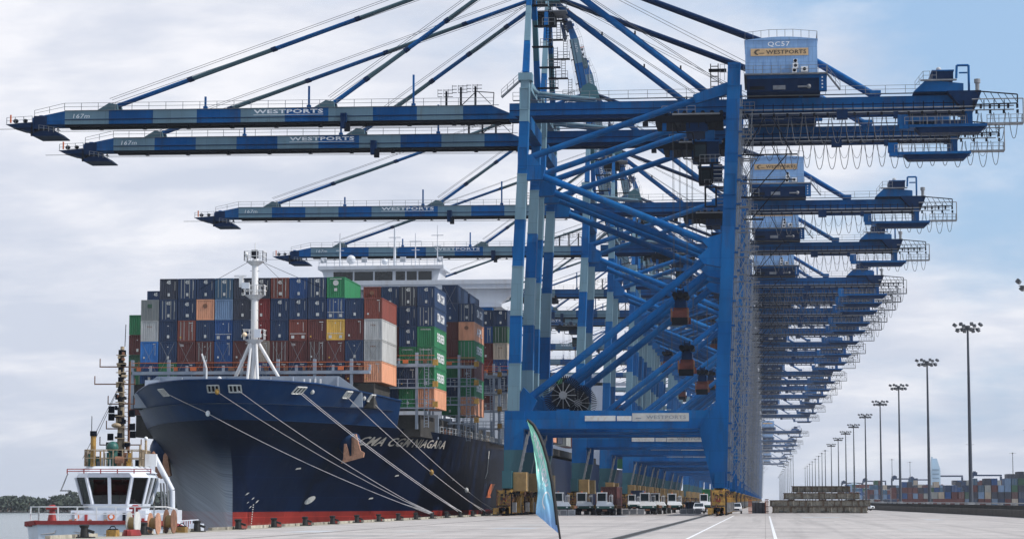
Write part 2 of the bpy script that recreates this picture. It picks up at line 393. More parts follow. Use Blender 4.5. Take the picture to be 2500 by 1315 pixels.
def mat_hull():
    """navy topsides, red boot-top, painted-in pale sky reflection with chafe scratches on the starboard forefoot"""
    m = bpy.data.materials.new('hull_paint'); m.use_nodes = True
    nt = m.node_tree; lk = nt.links; nt.nodes.clear()
    out = N(nt, 'ShaderNodeOutputMaterial'); b = N(nt, 'ShaderNodeBsdfPrincipled'); b.inputs['Roughness'].default_value = 0.3; b.inputs['Specular IOR Level'].default_value = 0.16
    lk.new(b.outputs[0], out.inputs[0])
    g = N(nt, 'ShaderNodeNewGeometry'); sx = N(nt, 'ShaderNodeSeparateXYZ'); lk.new(g.outputs['Position'], sx.inputs[0])
    n1 = N(nt, 'ShaderNodeTexNoise', ins={'Scale': 0.16, 'Detail': 7.0, 'Roughness': 0.62}); lk.new(g.outputs['Position'], n1.inputs['Vector'])
    mp = N(nt, 'ShaderNodeMapping'); mp.inputs['Scale'].default_value = (1.2, 1.2, 0.10); lk.new(g.outputs['Position'], mp.inputs[0])
    n2 = N(nt, 'ShaderNodeTexNoise', ins={'Scale': 0.9, 'Detail': 8.0, 'Roughness': 0.7}); lk.new(mp.outputs[0], n2.inputs['Vector'])
    r = N(nt, 'ShaderNodeMapRange', ins={1: 0.3, 2: 0.7, 3: 0.75, 4: 1.3}); lk.new(n1.outputs[0], r.inputs[0])
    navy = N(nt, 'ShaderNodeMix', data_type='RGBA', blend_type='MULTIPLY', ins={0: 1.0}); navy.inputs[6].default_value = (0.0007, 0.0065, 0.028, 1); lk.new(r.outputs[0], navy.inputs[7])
    st = N(nt, 'ShaderNodeMapRange', ins={1: 0.55, 2: 0.74, 3: 0.0, 4: 0.22}); lk.new(n2.outputs[0], st.inputs[0])
    nv2 = N(nt, 'ShaderNodeMix', data_type='RGBA'); lk.new(st.outputs[0], nv2.inputs[0]); lk.new(navy.outputs[2], nv2.inputs[6]); nv2.inputs[7].default_value = (0.02, 0.035, 0.06, 1)
    red = N(nt, 'ShaderNodeMix', data_type='RGBA', blend_type='MULTIPLY', ins={0: 1.0}); red.inputs[6].default_value = (0.24, 0.028, 0.022, 1); lk.new(r.outputs[0], red.inputs[7])
    low = N(nt, 'ShaderNodeMapRange', ins={1: 0.66, 2: 0.72, 3: 1.0, 4: 0.0}); lk.new(sx.outputs[2], low.inputs[0])
    mx = N(nt, 'ShaderNodeMix', data_type='RGBA'); lk.new(low.outputs[0], mx.inputs[0]); lk.new(nv2.outputs[2], mx.inputs[6]); lk.new(red.outputs[2], mx.inputs[7])
    # lowest band is bleached and fouled
    foul = N(nt, 'ShaderNodeMath', operation='MULTIPLY_ADD', ins={1: 1.6, 2: -0.8}); lk.new(n2.outputs[0], foul.inputs[0])
    zf = N(nt, 'ShaderNodeMath', operation='ADD'); lk.new(sx.outputs[2], zf.inputs[0]); lk.new(foul.outputs[0], zf.inputs[1])
    fm = N(nt, 'ShaderNodeMapRange', ins={1: -1.5, 2: -0.7, 3: 0.75, 4: 0.0}); lk.new(zf.outputs[0], fm.inputs[0])
    mxf = N(nt, 'ShaderNodeMix', data_type='RGBA'); lk.new(fm.outputs[0], mxf.inputs[0]); lk.new(mx.outputs[2], mxf.inputs[6]); mxf.inputs[7].default_value = (0.34, 0.15, 0.12, 1)
    mx = mxf
    # rust weeping down from the deck edge
    mpr = N(nt, 'ShaderNodeMapping'); mpr.inputs['Scale'].default_value = (0.9, 0.9, 0.05); mpr.inputs['Location'].default_value = (3, 11, 0); lk.new(g.outputs['Position'], mpr.inputs[0])
    nr = N(nt, 'ShaderNodeTexNoise', ins={'Scale': 1.0, 'Detail': 8.0, 'Roughness': 0.75}); lk.new(mpr.outputs[0], nr.inputs['Vector'])
    rz = N(nt, 'ShaderNodeMapRange', ins={1: 3.0, 2: 11.5, 3: 0.0, 4: 1.0}); lk.new(sx.outputs[2], rz.inputs[0])
    rr_ = N(nt, 'ShaderNodeMapRange', ins={1: 0.60, 2: 0.72, 3: 0.0, 4: 0.55}); lk.new(nr.outputs[0], rr_.inputs[0])
    rm = N(nt, 'ShaderNodeMath', operation='MULTIPLY'); lk.new(rz.outputs[0], rm.inputs[0]); lk.new(rr_.outputs[0], rm.inputs[1])
    mxr = N(nt, 'ShaderNodeMix', data_type='RGBA'); lk.new(rm.outputs[0], mxr.inputs[0]); lk.new(mx.outputs[2], mxr.inputs[6]); mxr.inputs[7].default_value = (0.10, 0.055, 0.035, 1)
    mx = mxr
    # plate seams and slightly dished plating
    sw = N(nt, 'ShaderNodeCombineXYZ'); lk.new(sx.outputs[1], sw.inputs[0]); lk.new(sx.outputs[2], sw.inputs[1])
    bk = N(nt, 'ShaderNodeTexBrick', offset=0.5); bk.inputs['Scale'].default_value = 1.0; bk.inputs['Brick Width'].default_value = 9.0; bk.inputs['Row Height'].default_value = 2.6; bk.inputs['Mortar Size'].default_value = 0.03
    bk.inputs['Color1'].default_value = (1, 1, 1, 1); bk.inputs['Color2'].default_value = (0.82, 0.84, 0.88, 1); bk.inputs['Mortar'].default_value = (1.6, 1.6, 1.6, 1); lk.new(sw.outputs[0], bk.inputs['Vector'])
    mxs = N(nt, 'ShaderNodeMix', data_type='RGBA', blend_type='MULTIPLY', ins={0: 1.0}); lk.new(mx.outputs[2], mxs.inputs[6]); lk.new(bk.outputs['Color'], mxs.inputs[7])
    mx = mxs
    nb_ = N(nt, 'ShaderNodeTexNoise', ins={'Scale': 0.55, 'Detail': 3.0}); lk.new(g.outputs['Position'], nb_.inputs['Vector'])
    bp = N(nt, 'ShaderNodeBump', ins={'Strength': 0.5, 'Distance': 0.06}); lk.new(nb_.outputs[0], bp.inputs['Height']); lk.new(bp.outputs[0], b.inputs['Normal'])
    # sky reflection painted as pale grey, streaked by chafe scratches, starboard side of forefoot
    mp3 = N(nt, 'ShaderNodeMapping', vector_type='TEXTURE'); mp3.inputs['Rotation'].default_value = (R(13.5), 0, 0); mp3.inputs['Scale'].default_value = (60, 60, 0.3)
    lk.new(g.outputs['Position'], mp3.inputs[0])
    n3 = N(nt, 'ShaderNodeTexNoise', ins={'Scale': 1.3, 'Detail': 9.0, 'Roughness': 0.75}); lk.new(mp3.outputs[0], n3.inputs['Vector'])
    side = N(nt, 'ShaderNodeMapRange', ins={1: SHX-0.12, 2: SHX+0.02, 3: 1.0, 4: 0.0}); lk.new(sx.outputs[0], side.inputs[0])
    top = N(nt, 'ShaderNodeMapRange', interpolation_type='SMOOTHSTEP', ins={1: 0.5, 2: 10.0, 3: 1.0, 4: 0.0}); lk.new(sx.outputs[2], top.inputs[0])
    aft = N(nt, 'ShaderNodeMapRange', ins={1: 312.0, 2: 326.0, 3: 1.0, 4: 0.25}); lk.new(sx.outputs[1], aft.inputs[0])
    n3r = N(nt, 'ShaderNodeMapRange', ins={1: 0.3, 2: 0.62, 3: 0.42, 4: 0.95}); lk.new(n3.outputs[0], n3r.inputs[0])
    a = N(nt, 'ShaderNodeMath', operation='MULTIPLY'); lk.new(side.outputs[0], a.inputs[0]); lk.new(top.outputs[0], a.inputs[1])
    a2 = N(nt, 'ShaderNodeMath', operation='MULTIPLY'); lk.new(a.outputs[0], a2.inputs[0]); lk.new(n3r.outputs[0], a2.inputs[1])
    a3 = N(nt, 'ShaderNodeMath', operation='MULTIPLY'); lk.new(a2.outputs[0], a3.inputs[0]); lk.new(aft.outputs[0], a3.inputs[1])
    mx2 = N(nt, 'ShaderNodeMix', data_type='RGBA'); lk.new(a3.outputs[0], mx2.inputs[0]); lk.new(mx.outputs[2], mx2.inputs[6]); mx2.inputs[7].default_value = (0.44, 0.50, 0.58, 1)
    lk.new(mx2.outputs[2], b.inputs['Base Color'])
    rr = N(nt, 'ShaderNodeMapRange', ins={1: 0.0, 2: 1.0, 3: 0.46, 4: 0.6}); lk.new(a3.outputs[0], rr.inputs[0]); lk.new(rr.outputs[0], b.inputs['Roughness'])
    return m

def lerp_t(t,x):
    if x<=t[0][0]: return t[0][1]
    for i in range(1,len(t)):
        if x<=t[i][0]:
            a,b=t[i-1],t[i]; return a[1]+(b[1]-a[1])*(x-a[0])/(b[0]-a[0])
    return t[-1][1]
def smooth_t(t,x):
    # monotone cubic (Fritsch-Carlson)
    n=len(t)
    if x<=t[0][0]: return t[0][1]
    if x>=t[-1][0]: return t[-1][1]
    h=[t[i+1][0]-t[i][0] for i in range(n-1)]; d=[(t[i+1][1]-t[i][1])/h[i] for i in range(n-1)]
    m=[d[0]]+[0 if d[i-1]*d[i]<=0 else 2*d[i-1]*d[i]/(d[i-1]+d[i]) for i in range(1,n-1)]+[d[-1]]
    i=0
    while x>t[i+1][0]: i+=1
    u=(x-t[i][0])/h[i]
    return ((2*u**3-3*u**2+1)*t[i][1]+(u**3-2*u**2+u)*h[i]*m[i]+(-2*u**3+3*u**2)*t[i+1][1]+(u**3-u**2)*h[i]*m[i+1])
SHX=-68.0
STEM=[(-5,290.6),(3,290.6),(7,290.0),(10,288.0),(12.2,285.2),(17.3,281.6)]
BR=[(0,0.0),(0.5,3.6),(3,7.2),(7,10.4),(12,13.2),(20,16.8),(33,19.9),(60,23.8),(90,24.9),(110,25.0)]
BK=[(0,0.0),(0.6,2.6),(3,5.4),(7,8.4),(12,11.3),(20,14.8),(33,19.0),(60,23.3),(90,24.9),(110,25.0)]
BW=[(0,0.0),(0.5,0.5),(5,1.7),(12,4.0),(25,9.8),(45,17.0),(65,21.6),(85,23.9),(105,25.0)]
def rim_z(Y): return lerp_t([(281,17.2),(290,17.0),(302,16.1),(314,15.4)],Y)
def knuckle_z(Y): return lerp_t([(281,12.4),(314,12.1),(372,11.2),(400,11.1)],Y)
def half(Y,z):
    s=Y-smooth_t(STEM,z)
    if s<=0: return 0.0
    zk=knuckle_z(Y)
    if z>=zk:
        u=min(1,(z-zk)/4.6); return smooth_t(BK,s)*(1-u)+smooth_t(BR,s)*u
    u=max(0,(z+4.5)/(zk+4.5))
    u=u**lerp_t([(10,1.7),(24,1.25),(42,0.75)],s)
    return smooth_t(BW,s)*(1-u)+smooth_t(BK,s)*u
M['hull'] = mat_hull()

# ------------------------------------------------------------------ setting
QX = -40.3          # quay edge
def structure(o): return tag(o, kind='structure')

mb = MB(); mb.box(QX, 1200, -80, 9000, -1.2, 0.0, M['ground']); structure(mb.build('quay_ground'))
mb = MB(); mb.box(QX-0.01, QX+0.4, -80, 9000, -9, -1.201, M['plinth']); structure(mb.build('quay_wall'))
mb = MB(); mb.add([(-9000, -500, -4.5), (QX, -500, -4.5), (QX, 9500, -4.5), (-9000, 9500, -4.5)], [(0, 1, 2, 3)], M['water']); structure(mb.build('harbour_water'))
# cable trench with its steel lips, worn white lane lines
mb = MB(); mb.box(-8.75, -8.05, -60, 4000, 0.0, 0.012, M['wallc']); mb.box(-8.84, -8.75, -60, 4000, 0.0, 0.03, M['galv']); mb.box(-8.05, -7.96, -60, 4000, 0.0, 0.03, M['galv'])
structure(mb.build('cable_trench'))
def mat_line():
    m = paint('lane_paint', (0.72, 0.72, 0.72), 0.7, 0.1, 2.0, (0.42, 0.40, 0.39), 0.9)
    return m
M['line'] = mat_line()
for x0, w in ((-4.47, 0.16), (0.57, 0.2)):
    mb = MB(); mb.box(x0-w/2, x0+w/2, -20, 332 if x0 < 0 else 322, 0.0, 0.012, M['line']); structure(mb.build('lane_line'))
for x in (-36.6, -6.6):
    mb = MB(); mb.box(x-0.06, x+0.06, 300, 4000, 0.0, 0.02, M['rust']); structure(mb.build('crane_rail'))

# far bank: low land and mangrove wood
mb = MB(); mb.box(-1500, -170, 1228, 1700, -6, -4.2, M['wallc']); structure(mb.build('far_bank'))
def mat_leaf():
    m = bpy.data.materials.new('mangrove_leaves'); m.use_nodes = True
    nt = m.node_tree; lk = nt.links; b = nt.nodes['Principled BSDF']; b.inputs['Roughness'].default_value = 0.8
    g = N(nt, 'ShaderNodeNewGeometry'); n = N(nt, 'ShaderNodeTexNoise', ins={'Scale': 0.25, 'Detail': 5.0}); lk.new(g.outputs['Position'], n.inputs['Vector'])
    r = N(nt, 'ShaderNodeValToRGB'); e = r.color_ramp.elements
    e[0].position, e[0].color = 0.3, (0.035, 0.052, 0.042, 1); e[1].position, e[1].color = 0.7, (0.075, 0.095, 0.065, 1)
    lk.new(n.outputs[0], r.inputs[0]); lk.new(r.outputs[0], b.inputs['Base Color'])
    return m
M['leaf'] = mat_leaf()
def wood():
    rnd = random.Random(3); mb = MB(); vs = []; fs = []
    k = M['leaf']
    for i in range(760):
        x = rnd.uniform(-620, -160); y = rnd.uniform(1232, 1262)
        h = 6.6 + 1.5*math.sin(x*0.05) + 1.1*math.sin(x*0.21+1) + rnd.uniform(-1.6, 2.4) + (y-1232)*0.05
        if rnd.random() < 0.05: h += 1.4
        r = rnd.uniform(2.2, 3.8)
        mb.pipe((x, y, -4.3), (x, y, -4.3+h*0.7), 0.22, M['rust'], 0.1, n=4, caps=False)
        for j in range(56):
            t = rnd.uniform(0, 2*math.pi); rr = r*math.sqrt(rnd.random()); zz = -4.2 + h*(0.12+0.88*rnd.random()**0.6)
            if zz > -4.2+h*0.75: rr *= 0.75
            c = Vector((x+rr*math.cos(t), y+rr*math.sin(t), zz)); s = rnd.uniform(0.45, 1.0)
            n_ = Vector((rnd.uniform(-1, 1), rnd.uniform(-1, 1), rnd.uniform(-0.2, 1))).normalized()
            a = n_.orthogonal().normalized()*s; b_ = n_.cross(a)
            q = len(vs); vs.extend([c-a-b_*0.7, c+a-b_*0.5, c+a*0.8+b_*0.8, c-a*0.7+b_*0.9]); fs.append((q, q+1, q+2, q+3))
    mb.add(vs, fs, k)
    o = mb.build('mangrove_wood'); tag(o, kind='stuff'); return o
wood()

# ------------------------------------------------------------------ quay cranes
WX = [(4, -36.7), (6, -36.6), (15.2, -35.95), (33, -35.5), (50.7, -34.6), (64, -34.2)]     # waterside leg centre line, X by height
LX = [(4, -6.4), (21, -5.8), (38.6, -4.9), (62.5, -3.85), (65, -3.75)]
def tab(t, x):
    if x <= t[0][0]: return t[0][1]
    for a, b in zip(t[:-1], t[1:]):
        if x <= b[0]: return a[1]+(b[1]-a[1])*(x-a[0])/(b[0]-a[0])
    return t[-1][1]
CO = (-21.5, 0.0, 0.0)
FY = (0.0, 18.0)
BY = 9.0
GW = 1.25

def build_crane():
    root = thing('ship_to_shore_crane', (CO[0], 330, 0), 'big blue quay crane nearest the camera, QC57 on its machinery house', 'quay crane', 'blue quay cranes along the berth')
    B, Pl, Tl = M['blue'], M['pale'], M['teal']
    def nb(): return MB(CO)
    # --- legs
    for y in FY:
        m = nb()
        zs = [15.0, 21.8, 28.8, 35.9, 42.8, 49.4, 57.2, 64.0]
        mats = [Pl, B, Pl, B, Pl, B, Pl]
        for i in range(7):
            z0, z1 = zs[i], zs[i+1]; w0 = 1.75-0.5*(z0-15)/49; w1 = 1.75-0.5*(z1-15)/49
            m.beam((tab(WX, z0), y, z0), (tab(WX, z1), y, z1), w0, 1.9, mats[i], w1, 1.9, up=(0, 1, 0))
        # wide foot: blue over teal
        def foot(za, zb, xl0, xr0, xl1, xr1, mat):
            m.hexa([(xl0, y-1.0, za), (xr0, y-1.0, za), (xr0, y+1.0, za), (xl0, y+1.0, za)], [(xl1, y-1.0, zb), (xr1, y-1.0, zb), (xr1, y+1.0, zb), (xl1, y+1.0, zb)], mat)
        foot(4.0, 9.4, -37.35, -35.75, -37.3, -34.55, Tl)
        foot(9.4, 15.0, -37.3, -34.55, -37.2, -34.3, B)
        # raised frames round the access doors
        for z in (51.8, 60.5):
            x = tab(WX, z); mt = B if z < 55 else Pl
            for dx in (-0.72, 0.58): m.box(x+dx, x+dx+0.16, y-1.1, y-0.95, z-1.6, z+1.6, mt)
            for dz in (-1.6, 1.45): m.box(x-0.56, x+0.58, y-1.08, y-0.95, z+dz, z+dz+0.15, mt)
        m.box(tab(WX, 64)-1.0, tab(WX, 64)+1.0, y-1.15, y+1.15, 63.2, 64.3, Pl)
        for z in (21.8, 28.8, 35.9, 42.8, 49.4, 57.2): x = tab(WX, z); w = 1.75-0.5*(z-15)/49+0.1; m.box(x-w/2, x+w/2, y-1.0, y+1.0, z-0.06, z+0.06, M['pale'])
        m.build('leg', root)
        m = nb()
        zs = [12.2, 21, 38.6, 62.5, 65.2]
        for i in range(4):
            m.beam((tab(LX, zs[i]), y, zs[i]), (tab(LX, zs[i+1]), y, zs[i+1]), 1.85, 2.0, B, 1.85, 2.0, up=(0, 1, 0))
        def foot2(za, zb, xl0, xr0, xl1, xr1):
            m.hexa([(xl0, y-1.02, za), (xr0, y-1.02, za), (xr0, y+1.02, za), (xl0, y+1.02, za)], [(xl1, y-1.02, zb), (xr1, y-1.02, zb), (xr1, y+1.02, zb), (xl1, y+1.02, zb)], B)
        foot2(4.0, 12.21, -7.35, -5.35, -9.3, -5.15)
        foot2(12.2, 15.6, -9.3, -5.15, -7.3, -5.05)
        for z in (20, 26, 31, 44, 52, 57): x = tab(LX, z); m.box(x-0.98, x+0.98, y-1.05, y+1.05, z-0.05, z+0.05, B)
        for z in (47.5, 63.4):
            x = tab(LX, z)
            for dx in (-0.85, 0.69): m.box(x+dx, x+dx+0.16, y-1.12, y-0.99, z-1.6, z+1.6, B)
            for dz in (-1.6, 1.44): m.box(x-0.69, x+0.69, y-1.1, y-0.99, z+dz, z+dz+0.16, B)
        m.build('leg', root)
        # portal beam
        m = nb(); m.box(-36.9, -5.9, y-0.9, y+0.9, 12.35, 15.0, B); m.box(-34.4, -9.2, y-1.25, y-0.9, 12.4, 12.5, B)
        pb = m.build('portal_beam', root)
        # braces
        for p, q, r in (((-34.3, 51.7), (-4.9, 61.5), 0.47), ((-34.4, 50.2), (-6.2, 38.6), 0.51), ((-35.3, 15.6), (-6.2, 38.2), 0.54)):
            m = nb(); m.pipe((p[0], y, p[1]), (q[0], y, q[1]), r, B, n=12); m.build('brace', root)
        # gussets
        for pts in ([(-35.2, 48.5), (-35.0, 52.4), (-33.2, 52.2), (-31.4, 50.0), (-31.7, 48.6)],
                    [(-5.4, 35.4), (-8.4, 36.0), (-9.3, 37.0), (-7.7, 38.3), (-8.8, 39.5), (-5.0, 40.6)],
                    [(-36.4, 14.9), (-33.4, 14.9), (-32.6, 16.5), (-34.5, 18.4)]):
            m = nb(); m.prism([(a, b) for a, b in pts], 1, y-0.75, y+0.75, B); m.build('gusset', root)
        m = nb(); m.beam((-9.6, y, 60.0), (-4.6, y, 61.6), 1.1, 1.3, B, 1.1, 1.7); m.build('gusset', root)
        # upper A-frame leg up to the apex
        m = nb(); ya = BY + (-1.1 if y < BY else 1.1)
        zz = [64.3, 69.4, 75.2, 80.5, 83.6]; mm = [B, Pl, B, Pl] if y < BY else [B, Tl, B, Tl]
        for i in range(4):
            f0, f1 = (zz[i]-64.3)/19.3, (zz[i+1]-64.3)/19.3
            m.beam((-34.2, y+(ya-y)*f0, zz[i]), (-34.2, y+(ya-y)*f1, zz[i+1]), 0.95-0.1*i, 1.2, mm[i], 0.85-0.1*i, 1.1, up=(0, 1, 0))
        m.build('tower_leg', root)
    # --- cross beams along the rails
    for x, z0, z1, mt in ((-36.7, 3.9, 6.4, Tl), (-6.4, 3.9, 6.2, B), (-35.9, 12.6, 14.8, B), (-6.6, 12.6, 14.8, B), (-34.2, 56.2, 58.2, B), (-3.9, 56.2, 58.2, B), (-34.2, 62.0, 63.6, Pl), (-3.85, 62.6, 64.6, B)):
        m = nb(); m.box(x-0.7, x+0.7, 1.05 if z0 > 4 else -2.5, 16.95 if z0 > 4 else 20.5, z0, z1, mt); m.build('cross_beam', root)
    # --- trolley girder (two box beams) and its walkways
    m = nb()
    for dy in (-GW, GW):
        m.box(-37.4, 29.5, BY+dy-0.7, BY+dy+0.7, 59.3, 61.2, B)
        m.box(-37.4, 29.5, BY+dy-0.78, BY+dy+0.78, 60.02, 60.14, M['navyframe'])
        m.box(-37.4, 29.5, BY+dy-0.5, BY+dy+0.5, 58.75, 59.3, M['navyframe'])
    for i in range(14):
        x = -36 + i*5; m.box(x-0.3, x+0.3, BY-0.5, BY+0.5, 60.6, 61.3, B)
    g = m.build('girder', root)
    m = nb(); yy = BY-2.7
    m.box(-36.8, 29.5, yy, yy+0.7, 61.5, 61.56, M['galv'])
    m.rail([(-36.8, yy, 61.56), (-5.2, yy, 61.56)], 1.15, M['galv'], 3.0, 0.035); m.rail([(9.5, yy, 61.56), (24, yy, 61.56)], 1.15, M['galv'], 3.0, 0.035)
    m.build('walkway', root)
    m = nb()     # festoon rail below the girder
    m.box(-3, 36.5, BY-4.4, BY-4.2, 58.45, 58.6, M['galv']); m.box(-3, 36.5, BY-4.25, BY-4.05, 59.05, 59.2, M['galv'])
    for i in range(27): m.box(-2.6+i*1.45, -2.5+i*1.45, BY-4.3, BY-3.8, 58.5, 60.0, M['dark'])
    for i in range(21): m.box(-2+i*1.95-0.16, -2+i*1.95+0.16, BY-4.5, BY-4.1, 58.0, 58.5, M['dark'])
    m.box(12.5, 19.5, BY-4.4, BY-3.9, 57.8, 58.1, M['navyframe']); m.box(11.0, 12.6, BY-4.8, BY-3.8, 57.5, 58.9, M['navyframe']); m.box(19.2, 19.9, BY-4.6, BY-3.8, 57.6, 58.5, M['navyframe'])
    m.build('festoon_rail', root)
    # hanging cable loops, one shared mesh each depth
    def loop_mesh(depth, w, r):
        a = MB(); pts = []
        for i in range(13):
            t = -1+2*i/12; pts.append((t*w/2*(1-0.15*(1-abs(t))), 0, -depth*(1-abs(t)**2.6)))
        a.tube(pts, r, M['rope'], n=4); return a.mesh('cable_loop')
    lm = [loop_mesh(4.1, 1.7, 0.05), loop_mesh(2.3, 1.7, 0.03), loop_mesh(3.8, 1.4, 0.05), loop_mesh(2.6, 1.7, 0.045)]
    rnd = random.Random(5)
    for i in range(20):
        x = -1.6+1.95*i+0.95
        for me in ((lm[0], lm[1]) if 3 < x < 36 else (lm[3],)):
            o = bpy.data.objects.new('cable_loop', me if rnd.random() > 0.3 or me is lm[1] else lm[2]); C.objects.link(o); o.parent = root; o.location = (x-CO[0], BY-4.3, 58.1)
            if me is lm[1]: o.location.y += 0.5
    # --- boom, hinged at the waterside legs (own origin at the hinge)
    H = Vector((-37.5, BY, 60.2)); HO = tuple(H)
    class BM(MB):
        # the boom is shallower than drawn and rises a little towards its tip
        def mesh(s, name):
            def f(x, z): return (58.62+(z-58.85)*0.77 if z <= 61.9 else z-0.93)+(-37.5-x)*0.0055
            s.v = [(x, y, f(x, z)) for x, y, z in s.v]
            return MB.mesh(s, name)
    def hb(): return BM(HO)
    m = hb()
    seg = [-37.5, -44.4, -51.4, -58.1, -64.9, -71.6, -78.4, -85.2, -92.0, -98.9, -105.8]
    for dy in (-GW, GW):
        for i in range(10):
            mt = B if i % 2 == 0 else Pl
            a, b = seg[i+1], seg[i]
            if i == 0:
                m.prism([(a, 59.2), (b+1.4, 59.2), (b+0.4, 60.2), (b-2.6, 61.9), (a, 61.9)], 1, BY+dy-0.65, BY+dy+0.65, mt)
            else:
                m.box(a, b, BY+dy-0.65, BY+dy+0.65, 59.2, 61.9, mt)
            m.box(a, b, BY+dy-0.78, BY+dy+0.78, 60.05, 60.2, M['navyframe'])
            m.box(a+0.003, b-0.003, BY+dy-0.5, BY+dy+0.5, 58.85, 59.2, M['dark'])
            for k in range(4):
                x = a + (b-a)*(k+0.5)/4; m.box(x-0.06, x+0.06, BY+dy-0.72, BY+dy-0.65, 59.2, 60.0, mt)
        # tapering nose
        m.prism([(-105.8, 59.2), (-105.8, 61.9), (-110.9, 60.6), (-110.9, 59.2)], 1, BY+dy-0.65, BY+dy+0.65, B)
    for i in range(15):
        x = -40 - i*5; m.box(x-0.3, x+0.3, BY-0.55, BY+0.55, 60.5, 61.4, B)
    for i in range(22):
        x = -39 - i*3.4; big = i % 2 == 0
        m.box(x-0.1, x+0.1, BY-1.45, BY-1.2, 58.2 if big else 58.55, 58.86, M['dark'])
        if big: m.box(x-0.3, x+0.3, BY-1.6, BY-1.0, 58.1, 58.22, M['dark'])
    boom = m.build('boom', root, loc=tuple(H-Vector(CO)))
    m = hb(); yb = BY-2.1
    m.box(-105.8, -39, yb, yb+0.25, 61.9, 61.95, M['galv'])
    m.rail([(-110.5, yb, 60.9), (-105.8, yb, 61.95), (-39.8, yb, 61.95)], 1.1, M['galv'], 2.6, 0.035); m.build('handrail', boom)
    m = hb()
    for x0, x1, z0, z1 in ((-114.8, -110.5, 58.7, 59.3),):
        m.prism([(-114.9, 59.2), (-110.6, 59.6), (-110.6, 58.5), (-113.2, 58.5)], 1, BY-2.6, BY+2.6, M['navyframe'])
        m.prism([(-113.0, 58.5), (-110.6, 58.5), (-110.6, 57.7), (-111.4, 57.8)], 1, BY-2.4, BY+2.4, M['navyframe'])
        m.prism([(-110.6, 57.4), (-109.0, 57.9), (-107.2, 57.9), (-106.3, 57.0), (-106.3, 56.8), (-110.6, 56.8)], 1, BY-2.6, BY+2.6, M['navyframe'])
        m.box(-110.9, -110.6, BY-2.6, BY-2.4, 56.8, 59.4, M['dark']); m.box(-110.6, -108.6, BY-2.2, BY+2.2, 58.3, 60.9, M['navyframe']); m.box(-110.2, -109.4, BY-2.0, BY+2.0, 57.6, 58.3, M['dark'])
        m.rail([(-114.7, BY-2.6, 59.25), (-110.7, BY-2.6, 59.5)], 1.3, M['galv'], 1.4, 0.04); m.rail([(-109.6, BY-2.7, 58.0), (-106.5, BY-2.7, 57.35)], 1.0, M['galv'], 0.8, 0.04)
        m.rail([(-114.7, BY+2.6, 59.25), (-110.7, BY+2.6, 59.5)], 1.3, M['galv'], 1.4, 0.04)
        m.sphere((-113.4, BY-2.2, 59.9), 0.45, M['dark'], 8, 5); m.sphere((-111.9, BY-2.2, 59.95), 0.4, M['dark'], 8, 5); m.box(-113.9, -113.7, BY-3.5, BY-3.3, 59.3, 60.9, M['orange'])
        m.pipe((-117, BY-2.7, 58.2), (-112, BY-2.7, 58.2), 0.05, M['dark'], n=4)
    m.build('tip_platform', boom)
    for x, h in ((-52.0, 4.9), (-68.0, 3.4), (-84.0, 2.0)):
        m = hb(); m.box(x-0.14, x+0.14, BY-1.5, BY-1.2, 61.9, 61.9+h, B); m.box(x-0.3, x+0.3, BY-1.6, BY-1.1, 61.9, 62.4, B); m.build('boom_post', boom)
    for x, y0 in ((-98.6, 2.2), (-65.0, 1.5)):       # stay brackets
        m = hb()
        for dy in (-GW, GW): m.prism([(x-2.4, 61.9), (x+1.0, 61.9), (x+0.8, 62.9), (x-0.4, 63.1)], 1, BY+dy-0.35, BY+dy+0.35, M['stay'])
        m.build('stay_bracket', boom)
    m = hb()    # floodlight frames near the hinge
    for x, z in ((-47.0, 63.6), (-44.8, 64.2), (-42.6, 64.3)):
        m.box(x-0.15, x+0.15, BY-1.5, BY-1.2, 61.9, z+0.6, M['dark'])
        for dx in (-1.0, -0.1, 0.6):
            for dz in (0, 0.5, 1.0): m.box(x+dx-0.25, x+dx+0.4, BY-1.6, BY-1.5, z+dz-0.3, z+dz-0.22, M['dark'])
            m.box(x+dx-0.3, x+dx-0.25, BY-1.6, BY-1.5, z-0.3, z+0.9, M['dark'])
    m.tube([(-44.8, BY-1.4, 61.9), (-42.5, BY-1.4, 64.1), (-39.8, BY-1.4, 63.9), (-39.9, BY-1.4, 61.9)], 0.07, M['dark'], n=4)
    m.tube([(-42.2, BY-1.4, 64.1), (-40.3, BY-1.4, 62.2)], 0.05, M['dark'], n=4)
    m.build('floodlight_frame', boom)
    m = hb(); m.box(-62.9, -62.0, BY-2.8, BY-2.0, 57.6, 60.6, M['navyframe']); m.box(-62.3, -61.5, BY-2.8, BY-2.1, 57.0, 58.8, M['dark']); m.build('service_cradle', boom)
    m = hb(); yl = BY-GW-0.68
    text_xz(m, 'WESTPORTS', -76.4, -65.7, 60.85, 61.65, yl, M['letter'], bold=0.03)
    m.box(-76.4, -65.7, yl, yl+0.02, 60.55, 60.63, M['letter'])
    text_xz(m, '167m', -104.5, -101.9, 60.4, 61.25, yl, M['letter'], shear=0.15)
    m.build('lettering', boom)
    m = hb()
    for z, y in ((58.1, BY-1.6), (58.4, BY+1.2)): m.pipe((-110, y, z), (-39, y, z-0.1), 0.035, M['rope'], n=4)
    m.build('trolley_rope', boom)
    # --- apex and stays
    m = nb(); m.prism([(-36.2, 82.4), (-32.2, 82.4), (-32.8, 84.8), (-34.3, 85.6), (-35.6, 84.9)], 1, BY-2.2, BY+2.2, Tl)
    m.box(-37.5, -31, BY-3, BY+3, 80.6, 80.75, M['galv']); m.rail([(-37.5, BY-3, 80.75), (-31, BY-3, 80.75)], 1.1, M['galv'], 1.5, 0.04)
    m.box(-36.6, -33, BY-2.4, BY+2.4, 79, 80.4, M['dark']); m.pipe((-34.3, BY, 85.5), (-34.3, BY, 90.5), 0.05, M['galv'], n=4)
    m.build('apex_platform', root)
